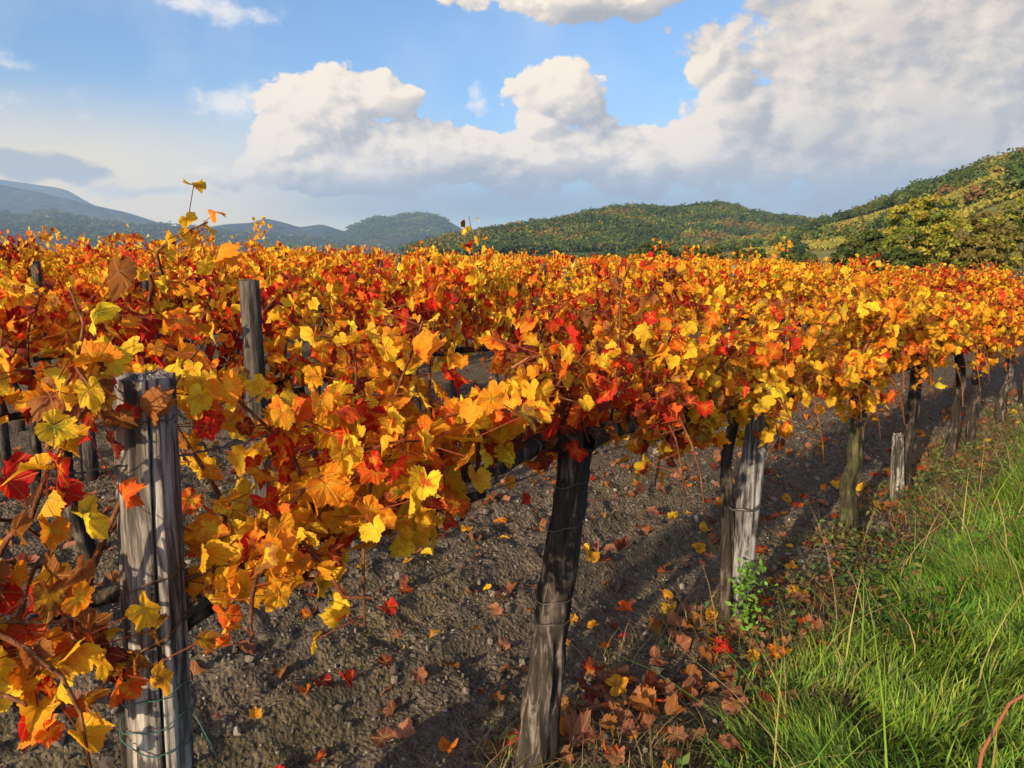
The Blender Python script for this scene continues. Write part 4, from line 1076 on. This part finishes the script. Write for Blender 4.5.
# tiny yellowing moss and seedlings between the rows
nt = 2600; t = rng.uniform(-2.2, 9, nt); n = rng.uniform(-4.5, .2, nt); x = O0[0] + U[0] * t + N[0] * n; y = O0[1] + U[1] * t + N[1] * n
k = (fbm(t * 1.1, n * 2.6, 44, 4) > .52) & (y > .8); x, y = x[k], y[k]; per = 12
X = np.repeat(x, per) + rng.normal(0, .03, len(x) * per); Y = np.repeat(y, per) + rng.normal(0, .03, len(x) * per); Z = ground_h(X, Y) + np.abs(rng.normal(0, .010, len(X)))
wc = np.array([(.20, .15, .05), (.12, .14, .04), (.26, .19, .07), (.10, .12, .05)])[np.repeat(rng.integers(0, 4, len(x)), per)] * rng.uniform(.7, 1.3, (len(X), 1))
V, Q, cc = leafy(rng, np.stack((X, Y, Z), -1), rng.uniform(.004, .011, len(X)), wc); wm.add(V, Q, col=cc)
tag(obj('weeds', wm.mesh('weeds'), M_GRASS), kind='stuff')
# green sprig on the short post
sp = tag(empty('weed_sprig', (cx_ + .02, cy_ - .08, float(ground_h(np.array([cx_]), np.array([cy_ - .08]))[0]))), 'bright green leafy sprig climbing the foot of the short grey post', 'plant')
b = MB(); pth = np.array([(-.02, -.02, 0), (0, -.01, .12), (-.03, -.02, .22), (-.01, -.03, .33)]); b.tube(pth, (.003, .0025, .002, .001), 5); obj('stem', b.mesh('sprig_stem'), M_CANE, sp)
q_, _ = along(pth, rng.uniform(.2, 1, 190)); q_ = q_ + rng.normal(0, (.035, .025, .03), (190, 3)); q_[:, 1] -= .02
V, Q, cc = leafy(rng, q_, rng.uniform(.010, .021, 190), np.array((.13, .28, .035)) * rng.uniform(.6, 1.4, (190, 1)), .4)
obj('foliage', mesh_np('sprig_foliage', V, quads=Q, attrs={'col': cc}), M_GRASS, sp)
# red brown bramble stem arching out of the grass at the corner
x0, y0 = 1.12, 1.60
b = MB(); g0 = float(ground_h(np.array([x0]), np.array([y0]))[0])
b.tube(along(np.array([(x0 - .05, y0 - .14, g0 - .03), (x0, y0 - .02, g0 + .08), (x0 + .06, y0 + .06, g0 + .17), (x0 + .15, y0 + .14, g0 + .25), (x0 + .30, y0 + .2, g0 + .31), (x0 + .5, y0 + .24, g0 + .30)]), np.linspace(0, 1, 6))[0], (.005, .005, .0048, .0045, .004, .003), 8)
mt, qq_, oo_ = mat_new('bramble_bark'); principled(qq_, oo_, (.24, .085, .04), .5, .4)
tag(obj('bramble_stem', b.mesh('bramble_stem'), mt), 'reddish brown bramble stem arching out of the green grass', 'stem')

# ------------------------------------------------------------------ stones and fallen leaves
ico = np.array([(0, 0, 1), (.894, 0, .447), (.276, .851, .447), (-.724, .526, .447), (-.724, -.526, .447), (.276, -.851, .447), (.724, .526, -.447), (-.276, .851, -.447), (-.894, 0, -.447), (-.276, -.851, -.447), (.724, -.526, -.447), (0, 0, -1)])
itr = np.array([(0, 1, 2), (0, 2, 3), (0, 3, 4), (0, 4, 5), (0, 5, 1), (1, 6, 2), (2, 7, 3), (3, 8, 4), (4, 9, 5), (5, 10, 1), (6, 7, 2), (7, 8, 3), (8, 9, 4), (9, 10, 5), (10, 6, 1), (11, 7, 6), (11, 8, 7), (11, 9, 8), (11, 10, 9), (11, 6, 10)])
rng = np.random.default_rng(51)
ns = 26000; t = rng.uniform(-2.4, 9, ns); n = -rng.uniform(-.35, 1, ns) ** 1.0 * 5.0; n = np.where(n > .3, rng.uniform(-2, .2, ns), n)
x = O0[0] + U[0] * t + N[0] * n; y = O0[1] + U[1] * t + N[1] * n; k = (y > .7); x, y = x[k], y[k]; ns = len(x)
sz = .0035 + .011 * rng.pareto(2.6, ns) * .35 + .004 * rng.uniform(0, 1, ns); sz = np.minimum(sz, .032)
sv = ico[None] * rng.uniform(.65, 1.3, (ns, 12, 1)) * (sz[:, None] * rng.uniform(.6, 1.25, (ns, 3)))[:, None]
V = (sv + np.stack((x, y, ground_h(x, y) + sz * .25), -1)[:, None]).reshape(-1, 3)
scol = np.array([(.075, .062, .052), (.12, .10, .085), (.16, .145, .125), (.24, .22, .195), (.055, .045, .038)])[rng.choice(5, ns, p=(.42, .28, .11, .03, .16))] * rng.uniform(.8, 1.2, (ns, 1))
tag(obj('gravel', mesh_np('gravel', V, (itr[None] + (np.arange(ns) * 12)[:, None, None]).reshape(-1, 3), attrs={'col': np.repeat(scol, 12, 0)}, smooth=False), M_STONE), kind='stuff')

def litter(rng, x, y, size, cls, level, lift=.012):
    m = len(x); P = np.stack((x, y, ground_h(x, y) + lift + rng.uniform(0, .014, m)), -1)
    nr = np.stack((rng.normal(0, .28, m), rng.normal(0, .28, m), np.ones(m)), -1); tp = np.stack((rng.normal(size=m), rng.normal(size=m), np.zeros(m)), -1)
    return leaf_cloud(rng, P, nr, tp, size, cls, level, curl=1.0)
FALL = len(PAL)
PAL = np.concatenate((PAL, [(.38, .16, .095), (.44, .22, .15), (.24, .09, .055), (.42, .20, .06)]))
for c in range(FALL, FALL + 4): EDGE[c] = (BRN, FALL, FALL + 2)
rng = np.random.default_rng(61); fm = MB()
ns = 1900; t = rng.uniform(-2.4, 9, ns); rowk = rng.integers(0, 3, ns); n = -ROW_GAP * rowk + rng.normal(0, .42, ns); k = (rng.uniform(size=ns) < .55); n = np.where(k, n, rng.uniform(-4.6, .2, ns))
x = O0[0] + U[0] * t + N[0] * n; y = O0[1] + U[1] * t + N[1] * n; k = (y > .8) & (n < .55); x, y = x[k], y[k]; ns = len(x)
cls = rng.choice(FALL + 4, ns, p=np.array((.3, .5, .9, .5, .7, .6, 1.4, 0, 0, 3.5, 2.2, 2.4, 1.6)) / 14.6)
V, T, A = litter(rng, x, y, rng.uniform(.020, .056, ns), cls, 0); fm.add(V, None, T, **A)
# drifts caught at the foot of the posts
for (cx, cy, m, sp_) in ((.42, 2.45, 46, .15), (.20, 2.22, 16, .10), (-1.0, 1.42, 34, .13), (-.55, 1.62, 8, .10), (1.02, 2.98, 16, .12), (2.55, 4.75, 20, .2), (.75, 2.75, 16, .18), (1.3, 3.2, 22, .2)):
    xx, yy = cx + rng.normal(0, sp_, m), cy + rng.normal(0, sp_ * .7, m)
    cls = rng.choice(FALL + 4, m, p=np.array((.5, .9, 1.0, .3, .2, .4, 1.6, 0, 0, 3.5, 2.2, 2.4, 2.0)) / 15.0)
    V, T, A = litter(rng, xx, yy, rng.uniform(.035, .065, m), cls, 0, .02); fm.add(V, None, T, **A)
ns = 1500; t = rng.uniform(-4, 22, ns); n = rng.uniform(-9, 0, ns); x = O0[0] + U[0] * t + N[0] * n; y = O0[1] + U[1] * t + N[1] * n; k = y > 3; x, y = x[k], y[k]; ns = len(x)
cls = rng.choice(FALL + 4, ns, p=np.array((.2, .5, .9, .6, 1.2, .6, 1.4, 0, 0, 3.5, 2.2, 2.4, 1.6)) / 15.1)
V, T, A = litter(rng, x, y, rng.uniform(.04, .065, ns), cls, 1); fm.add(V, None, T, **A)
tag(obj('fallen_leaves', fm.mesh('fallen_leaves'), M_LEAF), kind='stuff')
